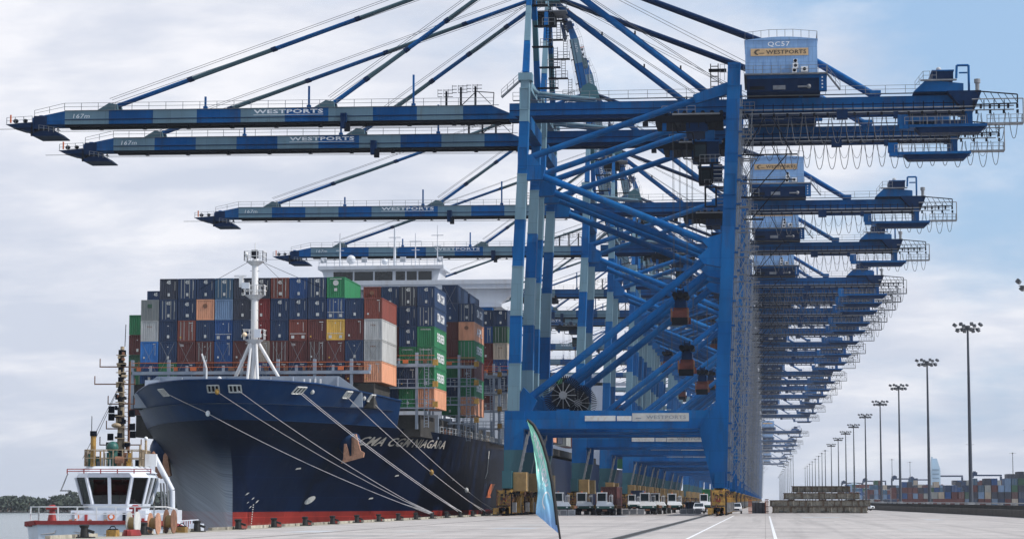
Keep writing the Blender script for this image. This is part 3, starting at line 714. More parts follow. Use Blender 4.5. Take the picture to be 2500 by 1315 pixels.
    def stay(a, b, name='forestay'):
        for dy in (-GW, GW):
            m = nb(); p0 = Vector((a[0], BY+dy*0.5, a[1])); p1 = Vector((b[0], BY+dy*0.4, b[1])); k = 5
            for i in range(k):
                q0 = p0+(p1-p0)*i/k; q1 = p0+(p1-p0)*(i+1)/k
                m.pipe(q0, q1, 0.2, M['stay'] if i % 2 else B, n=8)
                m.pipe(q1-(p1-p0).normalized()*0.8, q1, 0.27, M['navyframe'], n=8)
            for dz in (0.9, -0.55): m.pipe(p0+Vector((0, 0, 0.9+dz*0.6)), p1+Vector((0, 0, dz*1.4)), 0.035, M['rope'], n=4)
            m.build(name, root)
    stay((-99.2, 61.9), (-34.6, 84.0)); stay((-65.2, 61.6), (-34.6, 83.4))
    m = nb(); m.pipe((-33.6, BY, 83.0), (-6.4, BY, 61.3), 0.5, B, n=12)
    for f in (0.3, 0.55, 0.8): p = Vector((-33.6, BY, 83.0)).lerp(Vector((-6.4, BY, 61.3)), f); m.box(p.x-0.12, p.x+0.12, BY-0.3, BY, p.z+0.55, p.z+1.1, M['dark'])
    m.build('backstay', root)
    for dy in (-GW, GW):
        m = nb(); m.pipe((-33.8, BY+dy*0.3, 83.8), (5.0, BY+dy, 68.2), 0.34, M['navyframe'], n=8); m.pipe((6.5, BY+dy, 68.0), (16.8, BY+dy, 61.6), 0.34, B, n=8)
        m.box(4.6, 6.9, BY+dy-0.3, BY+dy+0.3, 67.2, 68.6, B); m.box(5.6, 6.2, BY+dy-0.3, BY+dy+0.3, 61.5, 67.3, B); m.box(16.0, 17.6, BY+dy-0.4, BY+dy+0.4, 61.5, 62.2, B)
        m.build('rear_stay', root)
    m = nb()
    for dy in (-0.8, 0.8):
        m.pipe((-33.9, BY+dy, 83.5), (1.5, BY+dy, 69.4), 0.04, M['rope'], n=4); m.pipe((-33.9, BY+dy, 83.2), (-5, BY+dy, 63.5), 0.04, M['rope'], n=4); m.pipe((-33.9, BY+dy, 84.2), (-1.5, BY+dy*2, 66.5), 0.035, M['rope'], n=4)
    m.build('hoist_ropes', root)
    # curved tie from the waterside leg head down to the girder
    m = nb()
    for dy in (-GW, GW): m.tube([(-33.6, BY+dy, 62.9), (-31, BY+dy, 62.5), (-28, BY+dy, 62.1), (-24.5, BY+dy, 61.7)], 0.28, Pl, n=8)
    for y in FY: m.pipe((-34.0, y, 62.8), (-33.2, BY+(-GW if y < BY else GW), 62.8), 0.3, Pl, n=8)
    m.build('girder_tie', root)
    # stairs from the boom to the leg head
    m = nb(); m.beam((-38.5, 6.3, 62.0), (-34.8, 6.3, 65.3), 0.7, 0.25, M['galv']); m.rail([(-38.5, 6.0, 62.1), (-34.8, 6.0, 65.4)], 1.0, M['galv'], 1.2, 0.035)
    m.build('stairs', root)
    # ladders and platforms climbing the A-frame
    m = nb()
    for i in range(6):
        z = 64.5+i*3.1; x = -31.6 - i*0.35 + (0.7 if i % 2 else 0); y = 13.5-i*0.5
        m.box(x-2.2, x+1.0, y-0.6, y+0.6, z, z+0.12, M['dark']); m.rail([(x-0.9, y-0.6, z+0.1), (x+1.0, y-0.6, z+0.1)], 1.1, M['galv'], 0.9, 0.04)
        for dx in (-0.3, 0.3): m.box(x+dx-0.04+0.3, x+dx+0.04+0.3, y-0.5, y-0.42, z, z+3.1, M['dark'])
        for k in range(7): m.box(x, x+0.6, y-0.5, y-0.44, z+0.3+k*0.43, z+0.36+k*0.43, M['dark'])
    m.build('ladder_tower', root)
    # --- machinery house on the landside
    m = nb(); x0, x1, y0, y1 = -2.2, 8.3, 3.8, 14.2
    m.box(x0, x1, y0, y1, 64.2, 69.3, M['house'])
    roof = [(x0-0.1, 69.3), (x1+0.1, 69.3)] + [(x1+0.1-(x1-x0+0.2)*i/8, 69.35+0.42*math.sin(math.pi*i/8)) for i in range(9)]
    m.prism(roof[:2]+roof[2:], 1, y0-0.1, y1+0.1, M['house'])
    for i in range(9): m.box(x0+1.1*i+0.5, x0+1.1*i+0.54, y0-0.03, y0, 64.2, 69.3, M['house'])
    hs = m.build('machinery_house', root)
    m = nb()
    m.rail([(x0, y1, 69.4), (x0, y0, 69.4), (x0+3.5, y0, 69.75), (x1-3.5, y0, 69.75), (x1, y0, 69.4), (x1, y1, 69.4), (x0, y1, 69.4)], 1.1, M['galv'], 1.4, 0.035, False); m.build('roof_rail', hs)
    m = nb(); m.box(x0+0.8, x1-1.3, y0-0.09, y0-0.04, 66.95, 68.05, M['sign']); sg = m.build('sign_panel', hs)
    m = nb(); text_xz(m, 'WESTPORTS', x0+3.05, x1-1.6, 67.2, 67.8, y0-0.11, M['signdark'], bold=0.025)
    for k in range(7):
        t0, t1 = R(60+k*30), R(90+k*30)
        cx_, cz_ = x0+1.85, 67.5
        m.add([(cx_+0.55*math.cos(t0), y0-0.11, cz_+0.42*math.sin(t0)), (cx_+0.55*math.cos(t1), y0-0.11, cz_+0.42*math.sin(t1)), (cx_+0.32*math.cos(t1)+0.1, y0-0.11, cz_+0.25*math.sin(t1)), (cx_+0.32*math.cos(t0)+0.1, y0-0.11, cz_+0.25*math.sin(t0))], [(0, 1, 2, 3)], M['signdark'])
    m.box(cx_+0.2, cx_+0.95, y0-0.115, y0-0.105, 67.3, 67.4, M['signdark'])
    m.build('lettering', hs)
    m = nb(); text_xz(m, 'QC57', x0+3.3, x0+6.5, 68.25, 69.05, y0-0.06, M['letter'], bold=0.005); num = m.build('crane_number', hs)
    for (xa, xb, za, zb) in ((4.7, 5.5, 65.0, 65.7), (4.6, 5.3, 64.3, 65.0), (5.9, 6.9, 64.4, 65.2), (4.8, 5.4, 65.8, 66.3)):
        m = nb(); m.box(xa, xb, y0-0.7, y0-0.12, za, zb, M['white']); m.pipe(((xa+xb)/2, y0-0.72, (za+zb)/2), ((xa+xb)/2, y0-0.7, (za+zb)/2), 0.25, M['dark'], n=10); m.build('air_conditioner', hs)
    m = nb()
    m.box(x0-0.2, x1+1.4, y0-1.2, y1+1.2, 64.0, 64.19, M['galv']); m.rail([(x0-0.2, y0-1.2, 64.19), (x1+1.4, y0-1.2, 64.19), (x1+1.4, y1+1.2, 64.19)], 1.1, M['galv'], 1.4, 0.035)
    m.box(x0+0.2, x1+0.4, y0-0.4, y1+0.4, 61.6, 64.0, M['navyframe'])
    m.box(x0+0.2, x1+0.4, y0-0.5, y0-0.4, 63.5, 64.0, B)
    m.box(x0+0.6, x0+2.8, y0-0.55, y0-0.4, 61.9, 62.4, M['dark']); m.box(x0+4.0, x0+5.8, y0-0.6, y0-0.4, 61.85, 62.45, M['galv']); m.box(x0+7.6, x0+9.2, y0-0.9, y0-0.4, 62.1, 62.3, M['galv']); m.sphere((x0+9.2, y0-0.8, 62.2), 0.35, M['galv'], 8, 5)
    m.box(x1+0.2, x1+1.3, y0-0.8, y0+0.6, 61.6, 64.0, B)
    for k in range(4): m.box(x1+0.55, x1+0.75, y0-0.86, y0-0.8, 61.9+k*0.5, 62.1+k*0.5, M['white'])
    m.build('house_base', root)
    m = nb(); m.beam((x1+1.3, y0-0.8, 64.1), (x1+3.2, y0-0.8, 61.6), 0.7, 0.2, M['galv']); m.rail([(x1+1.3, y0-1.2, 64.2), (x1+3.2, y0-1.2, 61.7)], 1.0, M['galv'], 1.0, 0.035); m.build('stairs', root)
    m = nb()    # open ladder frame ahead of the house
    for dx in (-7.3, -6.2): m.box(dx-0.07, dx+0.07, 5, 5.15, 61.6, 66.2, M['dark'])
    for k in range(6): m.box(-7.2, -6.2, 5, 5.12, 62+k*0.75, 62.12+k*0.75, M['dark'])
    m.box(-7.6, -5.0, 4.5, 6.5, 65.2, 65.35, M['dark']); m.rail([(-5.9, 4.6, 63.6), (-4.6, 4.6, 63.6)], 2.4, M['galv'], 0.6, 0.035)
    m.build('access_ladder', root)
    # --- rear end machinery and maintenance platforms
    m = nb()
    m.prism([(22.2, 61.5), (24.0, 63.2), (29.4, 62.6), (29.4, 61.5)], 1, BY-3.8, BY+3.8, B)
    m.box(25.0, 28.0, BY-3.4, BY+3.4, 63.2, 64.6, M['navyframe']); m.box(24.9, 28.1, BY-3.5, BY+3.5, 64.5, 64.7, B)
    m.box(23.2, 28.4, BY-4.3, BY-3.7, 63.0, 63.2, M['galv']); m.rail([(22.4, BY-4.2, 61.7), (23.6, BY-4.2, 63.2), (25.5, BY-4.2, 63.2)], 1.2, M['galv'], 0.8, 0.035)
    m.tube([(28.4, BY-3.5, 63.4), (28.5, BY-3.5, 65.3), (30.2, BY-3.5, 65.3), (30.2, BY-3.5, 61.6)], 0.17, B, n=4); m.tube([(28.8, BY-3.5, 64.2), (30.0, BY-3.5, 64.2)], 0.12, B, n=4)
    m.sphere((26.0, BY-2, 65.0), 0.4, M['plinth'], 8, 5); m.pipe((31.4, BY-3.6, 61.5), (31.4, BY-3.6, 62.9), 0.3, M['galv'], n=10); m.pipe((31.4, BY-3.6, 62.6), (31.4, BY-3.6, 63.2), 0.45, M['galv'], n=10)
    m.prism([(27.0, 61.5), (31.9, 61.5), (31.9, 61.2), (31.0, 58.9), (29.2, 58.9), (28.0, 60.3)], 1, BY-4.0, BY+4.0, M['navyframe'])
    m.box(29.6, 30.6, BY-4.0, BY-3.0, 56.4, 59.2, B); m.box(29.6, 30.6, BY+3.0, BY+4.0, 56.4, 59.2, B)
    m.build('rear_machinery', root)
    m = nb()
    m.box(21.3, 32.6, BY-4.8, BY-1.2, 56.1, 56.5, B); m.prism([(23.0, 55.3), (31.6, 55.3), (32.4, 56.1), (22.3, 56.1)], 1, BY-4.6, BY-1.8, M['navyframe'])
    m.rail([(20.8, BY-4.8, 56.5), (29.5, BY-4.8, 56.5)], 1.1, M['galv'], 1.1, 0.04); m.box(20.0, 21.4, BY-4.8, BY-3.5, 55.9, 56.5, B)
    m.box(19.8, 21.3, BY-4.6, BY-3.6, 56.5, 58.0, B)
    m.build('lower_platform', root)
    m = nb()
    m.box(32.4, 37.8, BY-4.5, BY-3.2, 56.4, 56.65, M['galv']); m.rail([(32.6, BY-4.5, 56.65), (37.7, BY-4.5, 56.65), (37.7, BY-3.2, 56.65)], 1.15, M['galv'], 0.9, 0.045)
    m.tube([(37.8, BY-4.5, 56.5), (37.8, BY-4.5, 60.1), (30.5, BY-4.5, 60.1)], 0.09, M['galv'], n=4); m.tube([(31.0, BY-4.5, 61.3), (37.0, BY-4.5, 60.7), (37.0, BY-4.5, 59.4), (30.6, BY-4.5, 59.3)], 0.1, M['dark'], n=4)
    for k in range(6): m.beam((31.2+k, BY-4.5, 61.2-k*0.1), (32.0+k, BY-4.5, 59.5), 0.08, 0.08, M['dark'])
    for k in range(5): m.box(31.6+k*1.3, 31.9+k*1.3, BY-4.7, BY-4.3, 58.7, 59.3, M['dark'])
    m.build('end_frame', root)
    # --- trolley with the cabin hung below
    m = nb()
    m.box(-15.5, -5.6, BY-4.0, BY+4.0, 57.5, 58.6, M['dark']); m.box(-17.2, -15.5, BY-3.4, BY-2.8, 57.9, 58.3, M['dark']); m.box(-13, -6, BY-4.6, BY-4.0, 58.6, 58.8, M['galv'])
    m.box(-11.0, -7.8, BY-3.8, BY+3.6, 56.2, 57.5, M['navyframe']); m.rail([(-14.5, BY-4.6, 58.8), (-9.6, BY-4.6, 58.8)], 1.1, M['galv'], 1.2, 0.04)
    m.box(-14.5, -13.9, BY-3.8, BY-3.3, 56.4, 57.5, B); m.sphere((-7.9, BY-3.9, 57.6), 0.35, M['dark'], 8, 5); m.box(-17.4, -16.6, BY-3.7, BY-2.9, 57.2, 57.8, M['dark'])
    for k in range(7):
        xx = -14.6+k*1.35; m.box(xx, xx+0.14, BY-4.2, BY-4.05, 56.6+0.1*(k % 3), 58.0, M['dark']); m.pipe((xx+0.7, BY-4.1, 58.95), (xx+0.7, BY-3.6, 58.95), 0.33, M['dark'], n=8)
    m.tube([(-12.6, BY-4.2, 57.5), (-12.2, BY-4.2, 56.0), (-10.0, BY-4.2, 55.9), (-9.8, BY-4.2, 54.6)], 0.1, M['dark'], n=4)
    m.box(-9.0, -6.0, BY-3.9, BY-3.2, 51.4, 51.6, M['dark']); m.rail([(-9.0, BY-3.9, 51.6), (-6.0, BY-3.9, 51.6)], 1.1, M['galv'], 0.8, 0.04)
    m.tube([(-8.9, BY-3.8, 51.6), (-8.9, BY-3.8, 48.4), (-7.2, BY-3.8, 48.4), (-7.2, BY-3.8, 51.6)], 0.14, M['dark'], n=4)
    for k in range(5): m.box(-7.0, -5.6, BY-3.6, BY-3.4, 48.6+k*0.6, 48.72+k*0.6, M['galv'])
    m.build('trolley', root)
    m = nb(); m.box(-9.9, -8.0, BY-3.6, BY-1.4, 52.0, 54.7, M['dark']); m.box(-8.0, -6.2, BY-3.4, BY-1.5, 52.6, 55.2, M['navyframe']); m.box(-10.1, -5.8, BY-3.7, BY-1.2, 54.7, 54.9, B); m.box(-8.2, -6.8, BY-3.5, BY-1.6, 54.9, 56.4, B)
    cb = m.build('operator_cabin', root)
    m = nb(); m.box(-9.75, -8.15, BY-3.66, BY-3.6, 52.5, 54.2, M['glasslight']); m.box(-9.96, -9.9, BY-3.4, BY-1.6, 52.3, 54.3, M['glasslight']); m.build('window', cb)
    # --- hoist: ropes, headblock and spreader (origin at the trolley)
    m = nb()
    for dx in (-1.0, 1.0):
        for dy in (-2.2, 2.2): m.box(-12.06+dx-0.03, -12.06+dx+0.03, BY+dy-0.03, BY+dy+0.03, 33.0, 57.6, M['rope'])
    m.build('hoist_rope', root)
    m = nb(); SZ = 29.0
    m.box(-12.9, -11.2, BY-2.6, BY+2.6, SZ+1.3, SZ+2.4, M['navyframe'])
    for dx in (-0.9, 0, 0.9): m.pipe((-12.06+dx*0.9, BY-2.9, SZ+3.2), (-12.06+dx*0.9, BY+2.9, SZ+3.2), 0.42, M['dark'], n=10)
    m.box(-12.6, -11.5, BY-1.5, BY+1.5, SZ+2.4, SZ+4.0, M['navyframe'])
    for dx in (-0.7, 0.6): m.tube([(-12.06+dx, BY, SZ+2.3), (-12.06+dx*0.6, BY, SZ+4.4)], 0.08, M['dark'], n=4)
    m.build('headblock', root)
    m = nb()
    m.box(-13.35, -10.8, BY-6.2, BY-5.8, SZ-0.5, SZ+0.5, M['redspread']); m.box(-13.35, -10.8, BY+5.8, BY+6.2, SZ-0.5, SZ+0.5, M['redspread'])
    for dx in (-0.7, 0.7): m.box(-12.06+dx-0.25, -12.06+dx+0.25, BY-5.8, BY+5.8, SZ-0.4, SZ+0.4, M['redspread'])
    m.box(-13.1, -11.0, BY-2.4, BY+2.4, SZ+0.4, SZ+1.35, M['redspread']); m.box(-13.2, -10.9, BY-6.5, BY-6.2, SZ-1.5, SZ-0.45, M['dark'])
    for dx in (-1.3, 1.1): m.box(-12.06+dx, -12.06+dx+0.25, BY-6.4, BY-6.0, SZ-1.0, SZ+0.9, M['rust'])
    m.build('spreader', root)
    # --- bogies
    for x in (-36.7, -6.5):
        for y in FY:
            m = nb()
            m.prism([(y-5.6, 2.3), (y-4.6, 3.0), (y-1.0, 3.9), (y+1.0, 3.9), (y+4.6, 3.0), (y+5.6, 2.3), (y+4.6, 2.0), (y-4.6, 2.0)], 0, x-0.75, x+0.75, M['yellow'])
            for c in (y-3.9, y+3.9):
                m.prism([(c-2.6, 1.0), (c-1.8, 1.9), (c-0.4, 2.4), (c+0.4, 2.4), (c+1.8, 1.9), (c+2.6, 1.0), (c+2.0, 0.75), (c-2.0, 0.75)], 0, x-0.8, x+0.8, M['yellow'])
                for k in (-1.7, 1.7): m.box(x-0.9, x+0.9, c+k-0.9, c+k+0.9, 0.35, 1.15, M['yellow'])
            m.box(x-0.9, x+0.95, y-6.3, y-5.7, 1.5, 3.6, M['yellow']); m.box(x-0.3, x+0.3, y-6.35, y-6.3, 2.0, 2.5, M['tugred'])
            m.box(x-0.45, x+0.45, y-6.34, y-6.3, 2.8, 3.1, M['wallc'])
            m.box(x+0.8, x+1.6, y-5.2, y-4.2, 0.5, 1.9, M['galv']); m.box(x+0.9, x+1.5, y+1.5, y+3.2, 0.4, 2.6, M['yellow'])
            m.box(x-1.5, x-0.9, y-6.6, y-5.6, 0.25, 1.1, M['yellow']); m.pipe((x, y-6.9, 0.9), (x, y-6.3, 0.9), 0.3, M['dark'], n=10)
            for k in range(8):
                yy = y-5.2+k*1.45
                m.box(x+0.76, x+0.84, yy, yy+0.16, 1.2, 3.0, M['rust']); m.box(x-0.84, x-0.76, yy, yy+0.16, 1.2, 3.0, M['rust'])
            m.box(x-0.7, x-0.15, y-6.5, y-6.34, 0.3, 1.3, M['rust']); m.box(x+0.2, x+0.75, y-6.5, y-6.34, 0.25, 1.2, M['dark']); m.box(x-0.85, x+0.85, y-6.42, y-6.34, 1.32, 1.46, M['wallc']); m.box(x+0.95, x+1.15, y-6.2, y-5.9, 0.1, 3.3, M['dark']); m.box(x-1.1, x-0.92, y-6.2, y-5.7, 1.2, 3.7, M['rust'])
            rb = random.Random(int(x*10+y))
            for k in range(26):
                w = rb.uniform(0.08, 0.3); hh = rb.uniform(0.1, 0.5); z = rb.uniform(0.1, 3.4); mt = M[rb.choice(('dark', 'rust', 'wallc', 'yellow', 'rust'))]
                xx = x+rb.uniform(-1.0, 1.1); m.box(xx, xx+w, y-6.7+rb.uniform(0, .1), y-6.3, z, z+hh, mt)
                yy = y+rb.uniform(-5.5, 5.5); m.box(x+0.8, x+1.0+rb.uniform(0, 0.3), yy, yy+w*2, z, z+hh, mt)
            bg = m.build('bogie', root)
            m = nb()
            for c in (y-3.9, y+3.9):
                for k in (-2.1, -0.9, 0.9, 2.1): m.pipe((x-0.35, c+k, 0.42), (x+0.35, c+k, 0.42), 0.4, M['dark'], n=12); m.pipe((x-0.86, c+k*0.98, 1.5), (x+0.86, c+k*0.98, 1.5), 0.14, M['rust'], n=6)
            m.build('wheels', bg)
    # tan corrugated cabinets on the waterside sill
    for y in (-1.6, 14.8):
        m = nb(); m.box(-35.9, -34.0, y, y+3.2, 3.5, 6.2, M['tanbox'])
        for k in range(9): m.box(-35.8+k*0.21, -35.72+k*0.21, y-0.06, y, 3.6, 6.1, M['tanbox'])
        m.build('sill_cabinet', root)
    m = nb()      # white edge stair beside the foot
    m.beam((-33.9, -1.0, 11.6), (-35.4, -1.0, 4.4), 0.2, 0.3, M['galv']); m.rail([(-33.6, -1.2, 11.4), (-35.2, -1.2, 4.2)], 0.8, M['galv'], 1.2, 0.05); m.build('stairs', root)
    # --- sign boards on the portal beam
    for xa, xb, za, zb, txt, c in ((-25.6, -21.2, 13.5, 14.25, '', 0), (-21.0, -18.9, 13.5, 14.2, '', 0), (-18.8, -10.7, 13.45, 14.6, 'WESTPORTS', 1)):
        m = nb(); m.box(xa, xb, -0.98, -0.905, za, zb, M['signboard']); sb = m.build('signboard', root)
        if txt: m = nb(); text_xz(m, txt, xa+2.0, xb-0.4, za+0.32, zb-0.32, -1.0, M['signgrey'], bold=0.02); m.box(xa+0.5, xa+1.3, -1.0, -0.99, za+0.35, za+0.5, M['signgrey']); m.build('lettering', sb)
    # --- cable reel on the portal beam
    m = nb(); rx, rz, ry = -28.9, 17.3, 1.6
    for k in range(60):
        t = 2*math.pi*k/60
        for yy in (ry-0.5, ry+0.5): m.beam((rx+1.1*math.cos(t), yy, rz+1.1*math.sin(t)), (rx+2.9*math.cos(t), yy, rz+2.9*math.sin(t)), 0.08, 0.08, M['dark'])
    m.pipe((rx, ry-0.3, rz), (rx, ry+0.3, rz), 1.7, M['black'], n=28); m.pipe((rx, ry-0.62, rz), (rx, ry-0.3, rz), 1.2, M['dark'], n=20); m.pipe((rx, ry-0.85, rz), (rx, ry-0.62, rz), 0.6, M['galv'], n=12)
    for k in range(12):
        t = 2*math.pi*k/12; m.beam((rx+0.6*math.cos(t), ry-0.7, rz+0.6*math.sin(t)), (rx+1.9*math.cos(t), ry-0.55, rz+1.9*math.sin(t)), 0.09, 0.09, M['galv'])
    m.box(rx-0.5, rx+0.5, ry+0.6, ry+1.4, 15.0, rz+0.4, B); m.box(rx-0.9, rx+0.9, ry-1.2, ry+1.2, 15.0, 15.25, B)
    m.build('cable_reel', root)
    # --- stair and lift tower behind the landside leg
    for yb in (3.2,):
        m = nb()
        def cx(z): return tab(LX, z)+1.9
        z = 5.0; k = 0
        while z < 58:
            z1 = z+3.6
            for dx in (-0.85, 0.85):
                for dy in (0, 2.6): m.beam((cx(z)+dx, yb+dy, z), (cx(z1)+dx, yb+dy, z1), 0.09, 0.09, M['galv'])
            a, b = ((-0.85, 0.85) if k % 2 else (0.85, -0.85))
            m.beam((cx(z)+a, yb+0.6, z), (cx(z1)+b, yb+0.6, z1), 0.3, 0.08, M['galv'])
            m.beam((cx(z)+b, yb+2.6, z), (cx(z1)+a, yb+2.6, z1), 0.08, 0.08, M['galv'])
            m.beam((cx(z)+a, yb+0.2, z+1.0), (cx(z1)+b, yb+0.2, z1+1.0), 0.05, 0.05, M['galv'])
            m.box(cx(z1)-1.0, cx(z1)+(1.1 if k % 3 else 1.8), yb, yb+1.2, z1-0.06, z1, M['galv'])
            m.rail([(cx(z1)-0.9, yb-0.02, z1), (cx(z1)+1.2, yb-0.02, z1)], 1.05, M['galv'], 0.7, 0.025)
            z = z1; k += 1
        m.build('stair_tower', root)
    m = nb()      # cable ducts down the landside leg
    for dx in (1.05, 1.3): m.beam((tab(LX, 5)+dx, -0.3, 5), (tab(LX, 60)+dx, -0.3, 60), 0.12, 0.12, M['galv'])
    for k in range(16): z = 6+k*3.5; m.box(tab(LX, z)+0.9, tab(LX, z)+1.5, -0.6, 0.3, z, z+0.25, B)
    m.build('cable_duct', root)
    m = nb()      # outrigger under the girder behind the leg
    m.box(-3.0, 5.2, 2.0, 2.2, 52.0, 52.2, M['dark']); m.beam((3.8, 2.1, 52.2), (-1.6, 2.1, 46.0), 0.14, 0.14, M['dark']); m.beam((-2.6, 2.1, 52.2), (0.6, 2.1, 57.6), 0.12, 0.12, M['dark']); m.beam((4.4, 2.1, 52.2), (1.6, 2.1, 57.6), 0.12, 0.12, M['dark'])
    m.rail([(-2.9, 2.1, 46.0), (-0.4, 2.1, 46.0)], 1.1, M['galv'], 0.8, 0.04); m.box(-3.0, 0.2, 1.9, 2.6, 45.8, 46.0, M['dark'])
    m.build('hanging_platform', root)
    return root

CRANE_Y = [330, 356.5, 447, 522, 607, 633, 660, 705, 738, 789, 858, 911, 955, 1056, 1131, 1197, 1291, 1432, 1593, 1971, 2272, 2460, 2716, 3200, 3700]
RAISED = {4, 6, 9, 11, 14}
HOOK = {0: 0, 1: -6.0, 2: -4.8}
ORD = ['first', 'second', 'third', 'fourth', 'fifth', 'sixth', 'seventh', 'eighth', 'ninth', 'tenth', 'eleventh', 'twelfth', 'thirteenth', 'fourteenth', 'fifteenth', 'sixteenth', 'seventeenth', 'eighteenth', 'nineteenth', 'twentieth', 'twenty-first', 'twenty-second', 'twenty-third', 'twenty-fourth', 'twenty-fifth', 'twenty-sixth', 'twenty-seventh', 'twenty-eighth', 'twenty-ninth', 'thirtieth']
def all_cranes():
    c0 = build_crane(); index_kids(c0)
    small = {'cable_loop', 'air_conditioner', 'roof_rail', 'handrail', 'stairs', 'lettering', 'boom_post', 'trolley_rope', 'hoist_ropes', 'access_ladder', 'cable_duct', 'wheels', 'service_cradle', 'window', 'girder_tie', 'stay_bracket', 'crane_number', 'gusset', 'floodlight_frame'}
    for i, y in enumerate(CRANE_Y):
        if i == 0: continue
        skip = {'crane_number'}
        if i in RAISED: skip |= {'forestay'}
        if i > 8: skip |= {'cable_loop', 'air_conditioner', 'window', 'trolley_rope'}
        if i > 12: skip |= small
        c = copy_tree(c0, None, skip)
        c.location.y = y
        kids = [o for o in c.children]
        what = 'boom raised high' if i in RAISED else 'boom lowered over the water'
        c['label'] = ORD[i] + ' blue quay crane from the camera, ' + what
        for k in kids:
            nm = k.name.split('.')[0]
            if nm == 'boom' and i in RAISED: k.rotation_euler.y = R(79)
            if nm in ('headblock', 'spreader'):
                dz = HOOK.get(i, random.Random(i).uniform(-2, 22)); k.location.z += dz
                if i > 2 and i not in HOOK: k.location.x += 0
            if i > 2 and nm in ('trolley', 'operator_cabin', 'headblock', 'spreader', 'hoist_rope'):
                k.location.x += random.Random(i*7).choice((-2, -6, -12, -16, 1) if i in RAISED else (-3, -10, -17, -38, -52, 0))
            if nm == 'hoist_rope':
                dz = HOOK.get(i, random.Random(i).uniform(-2, 22)); L = 57.6-33.0
                s = (L-dz)/L; k.scale.z = s; k.location.z = 57.6*(1-s)
    return c0
all_cranes()
# ------------------------------------------------------------------ container ship
M['letter_name'] = paint('ship_name_lettering', (0.50, 0.47, 0.42), 0.6, 0.15, 2.0)
SO = (SHX, 290.0, 0.0)
def hull_mesh():
    mb = MB(SO)
    # rings from the stem to the transom; each ring: heights from below water to the deck edge, both sides
    levels_low = [-9, -6, -4.5, -3, -1, 0.7, 2.5, 4.5, 6.5, 8.5, 10.2, 11.4]
    ss = [0, 0.25, 0.6, 1.2, 2.2, 3.6, 5.5, 8, 11, 14.5, 18.5, 23, 28, 34, 41, 50, 60, 72, 85, 100, 120, 160, 220, 290, 325, 352]
    def strip(zlist_fn, mat):
        grid = []
        for s in ss: grid.append(zlist_fn(s))
        for side in (-1, 1):
            vs = []; fs = []
            n = len(grid[0])
            for row in grid:
                for (Y, z, hb) in row: vs.append((SHX+side*hb, Y, z))
            for i in range(len(grid)-1):
                for j in range(n-1):
                    a, b, c, d = i*n+j, (i+1)*n+j, (i+1)*n+j+1, i*n+j+1
                    fs.append((a, b, c, d) if side > 0 else (a, d, c, b))
            mb.add(vs, fs, mat, True)
    def stern(hb, Y): return hb*(1-max(0, (Y-600)/50)**2*0.25) if Y > 600 else hb
    def low(s):
        row = []
        for k in range(len(levels_low)+1):
            z = levels_low[k] if k < len(levels_low) else None
            if z is None:
                Y = smooth_t(STEM, 12.3)+s; z = knuckle_z(Y)
            Y = smooth_t(STEM, z)+s
            row.append((Y, z, stern(half(Y, max(z, -4.5))*(0.94 if z < -5 else 1), Y)))
        return row
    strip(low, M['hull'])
    body = mb.build('hull', ship)
    # forecastle shell above the knuckle
    mb2 = MB(SO); ss2 = [0, 0.12, 0.3, 0.6, 1.2, 2.2, 3.6, 5.5, 8, 11, 14.5, 18.5, 22, 26, 28.0]
    for side in (-1, 1):
        vs = []; fs = []; n = 5
        for s in ss2:
            for j in range(n):
                u = j/(n-1); zk = knuckle_z(285+s); z = zk+(rim_z(282+s)-zk)*u; Y = smooth_t(STEM, z)+s
                vs.append((SHX+side*half(Y, z), Y, z))
        m_ = len(ss2)
        for i in range(m_-1):
            for j in range(n-1):
                a, b, c, d = i*n+j, (i+1)*n+j, (i+1)*n+j+1, i*n+j+1
                fs.append((a, b, c, d) if side > 0 else (a, d, c, b))
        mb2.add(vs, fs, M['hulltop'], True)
        # closing plate at the break of the forecastle
        e = [vs[(m_-1)*n+j] for j in range(n)]
        mb2.add([e[0], e[-1], (SHX, e[-1][1], e[-1][2]), (SHX, e[0][1], e[0][2])], [(0, 1, 2, 3)], M['shipgrey'])
        # rolled top edge
        top = [vs[i*n+n-1] for i in range(m_)]
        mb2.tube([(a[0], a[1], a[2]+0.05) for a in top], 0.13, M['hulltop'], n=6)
        # knuckle bead
        kn = [vs[i*n] for i in range(1, m_)]
        mb2.tube(kn, 0.06, M['hulltop'], n=4)
    mb2.build('forecastle', ship)
    # decks
    mb3 = MB(SO)
    vs = []; fs = []
    ys = [282.2, 284, 287, 290, 295, 300, 305, 309.5]
    for Y in ys: h = half(Y, 15.0)-0.15; vs += [(SHX-h, Y, 14.3), (SHX+h, Y, 14.3)]
    fs = [(2*i, 2*i+1, 2*i+3, 2*i+2) for i in range(len(ys)-1)]
    mb3.add(vs, fs, M['shipgrey'])
    vs = []; ys = [300, 309, 320, 340, 372, 400, 500, 600, 640]
    for Y in ys: h = half(Y, knuckle_z(Y)-0.1)-0.1; vs += [(SHX-h, Y, knuckle_z(Y)-0.25), (SHX+h, Y, knuckle_z(Y)-0.25)]
    fs = [(2*i, 2*i+1, 2*i+3, 2*i+2) for i in range(len(ys)-1)]
    mb3.add(vs, fs, M['shipgrey']); mb3.build('deck', ship)

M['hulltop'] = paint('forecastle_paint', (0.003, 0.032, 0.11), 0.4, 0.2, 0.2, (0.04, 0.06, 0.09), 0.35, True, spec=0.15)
ship = thing('container_ship', SO, 'huge dark blue container ship moored along the quay, bow towards the camera', 'ship')
hull_mesh()

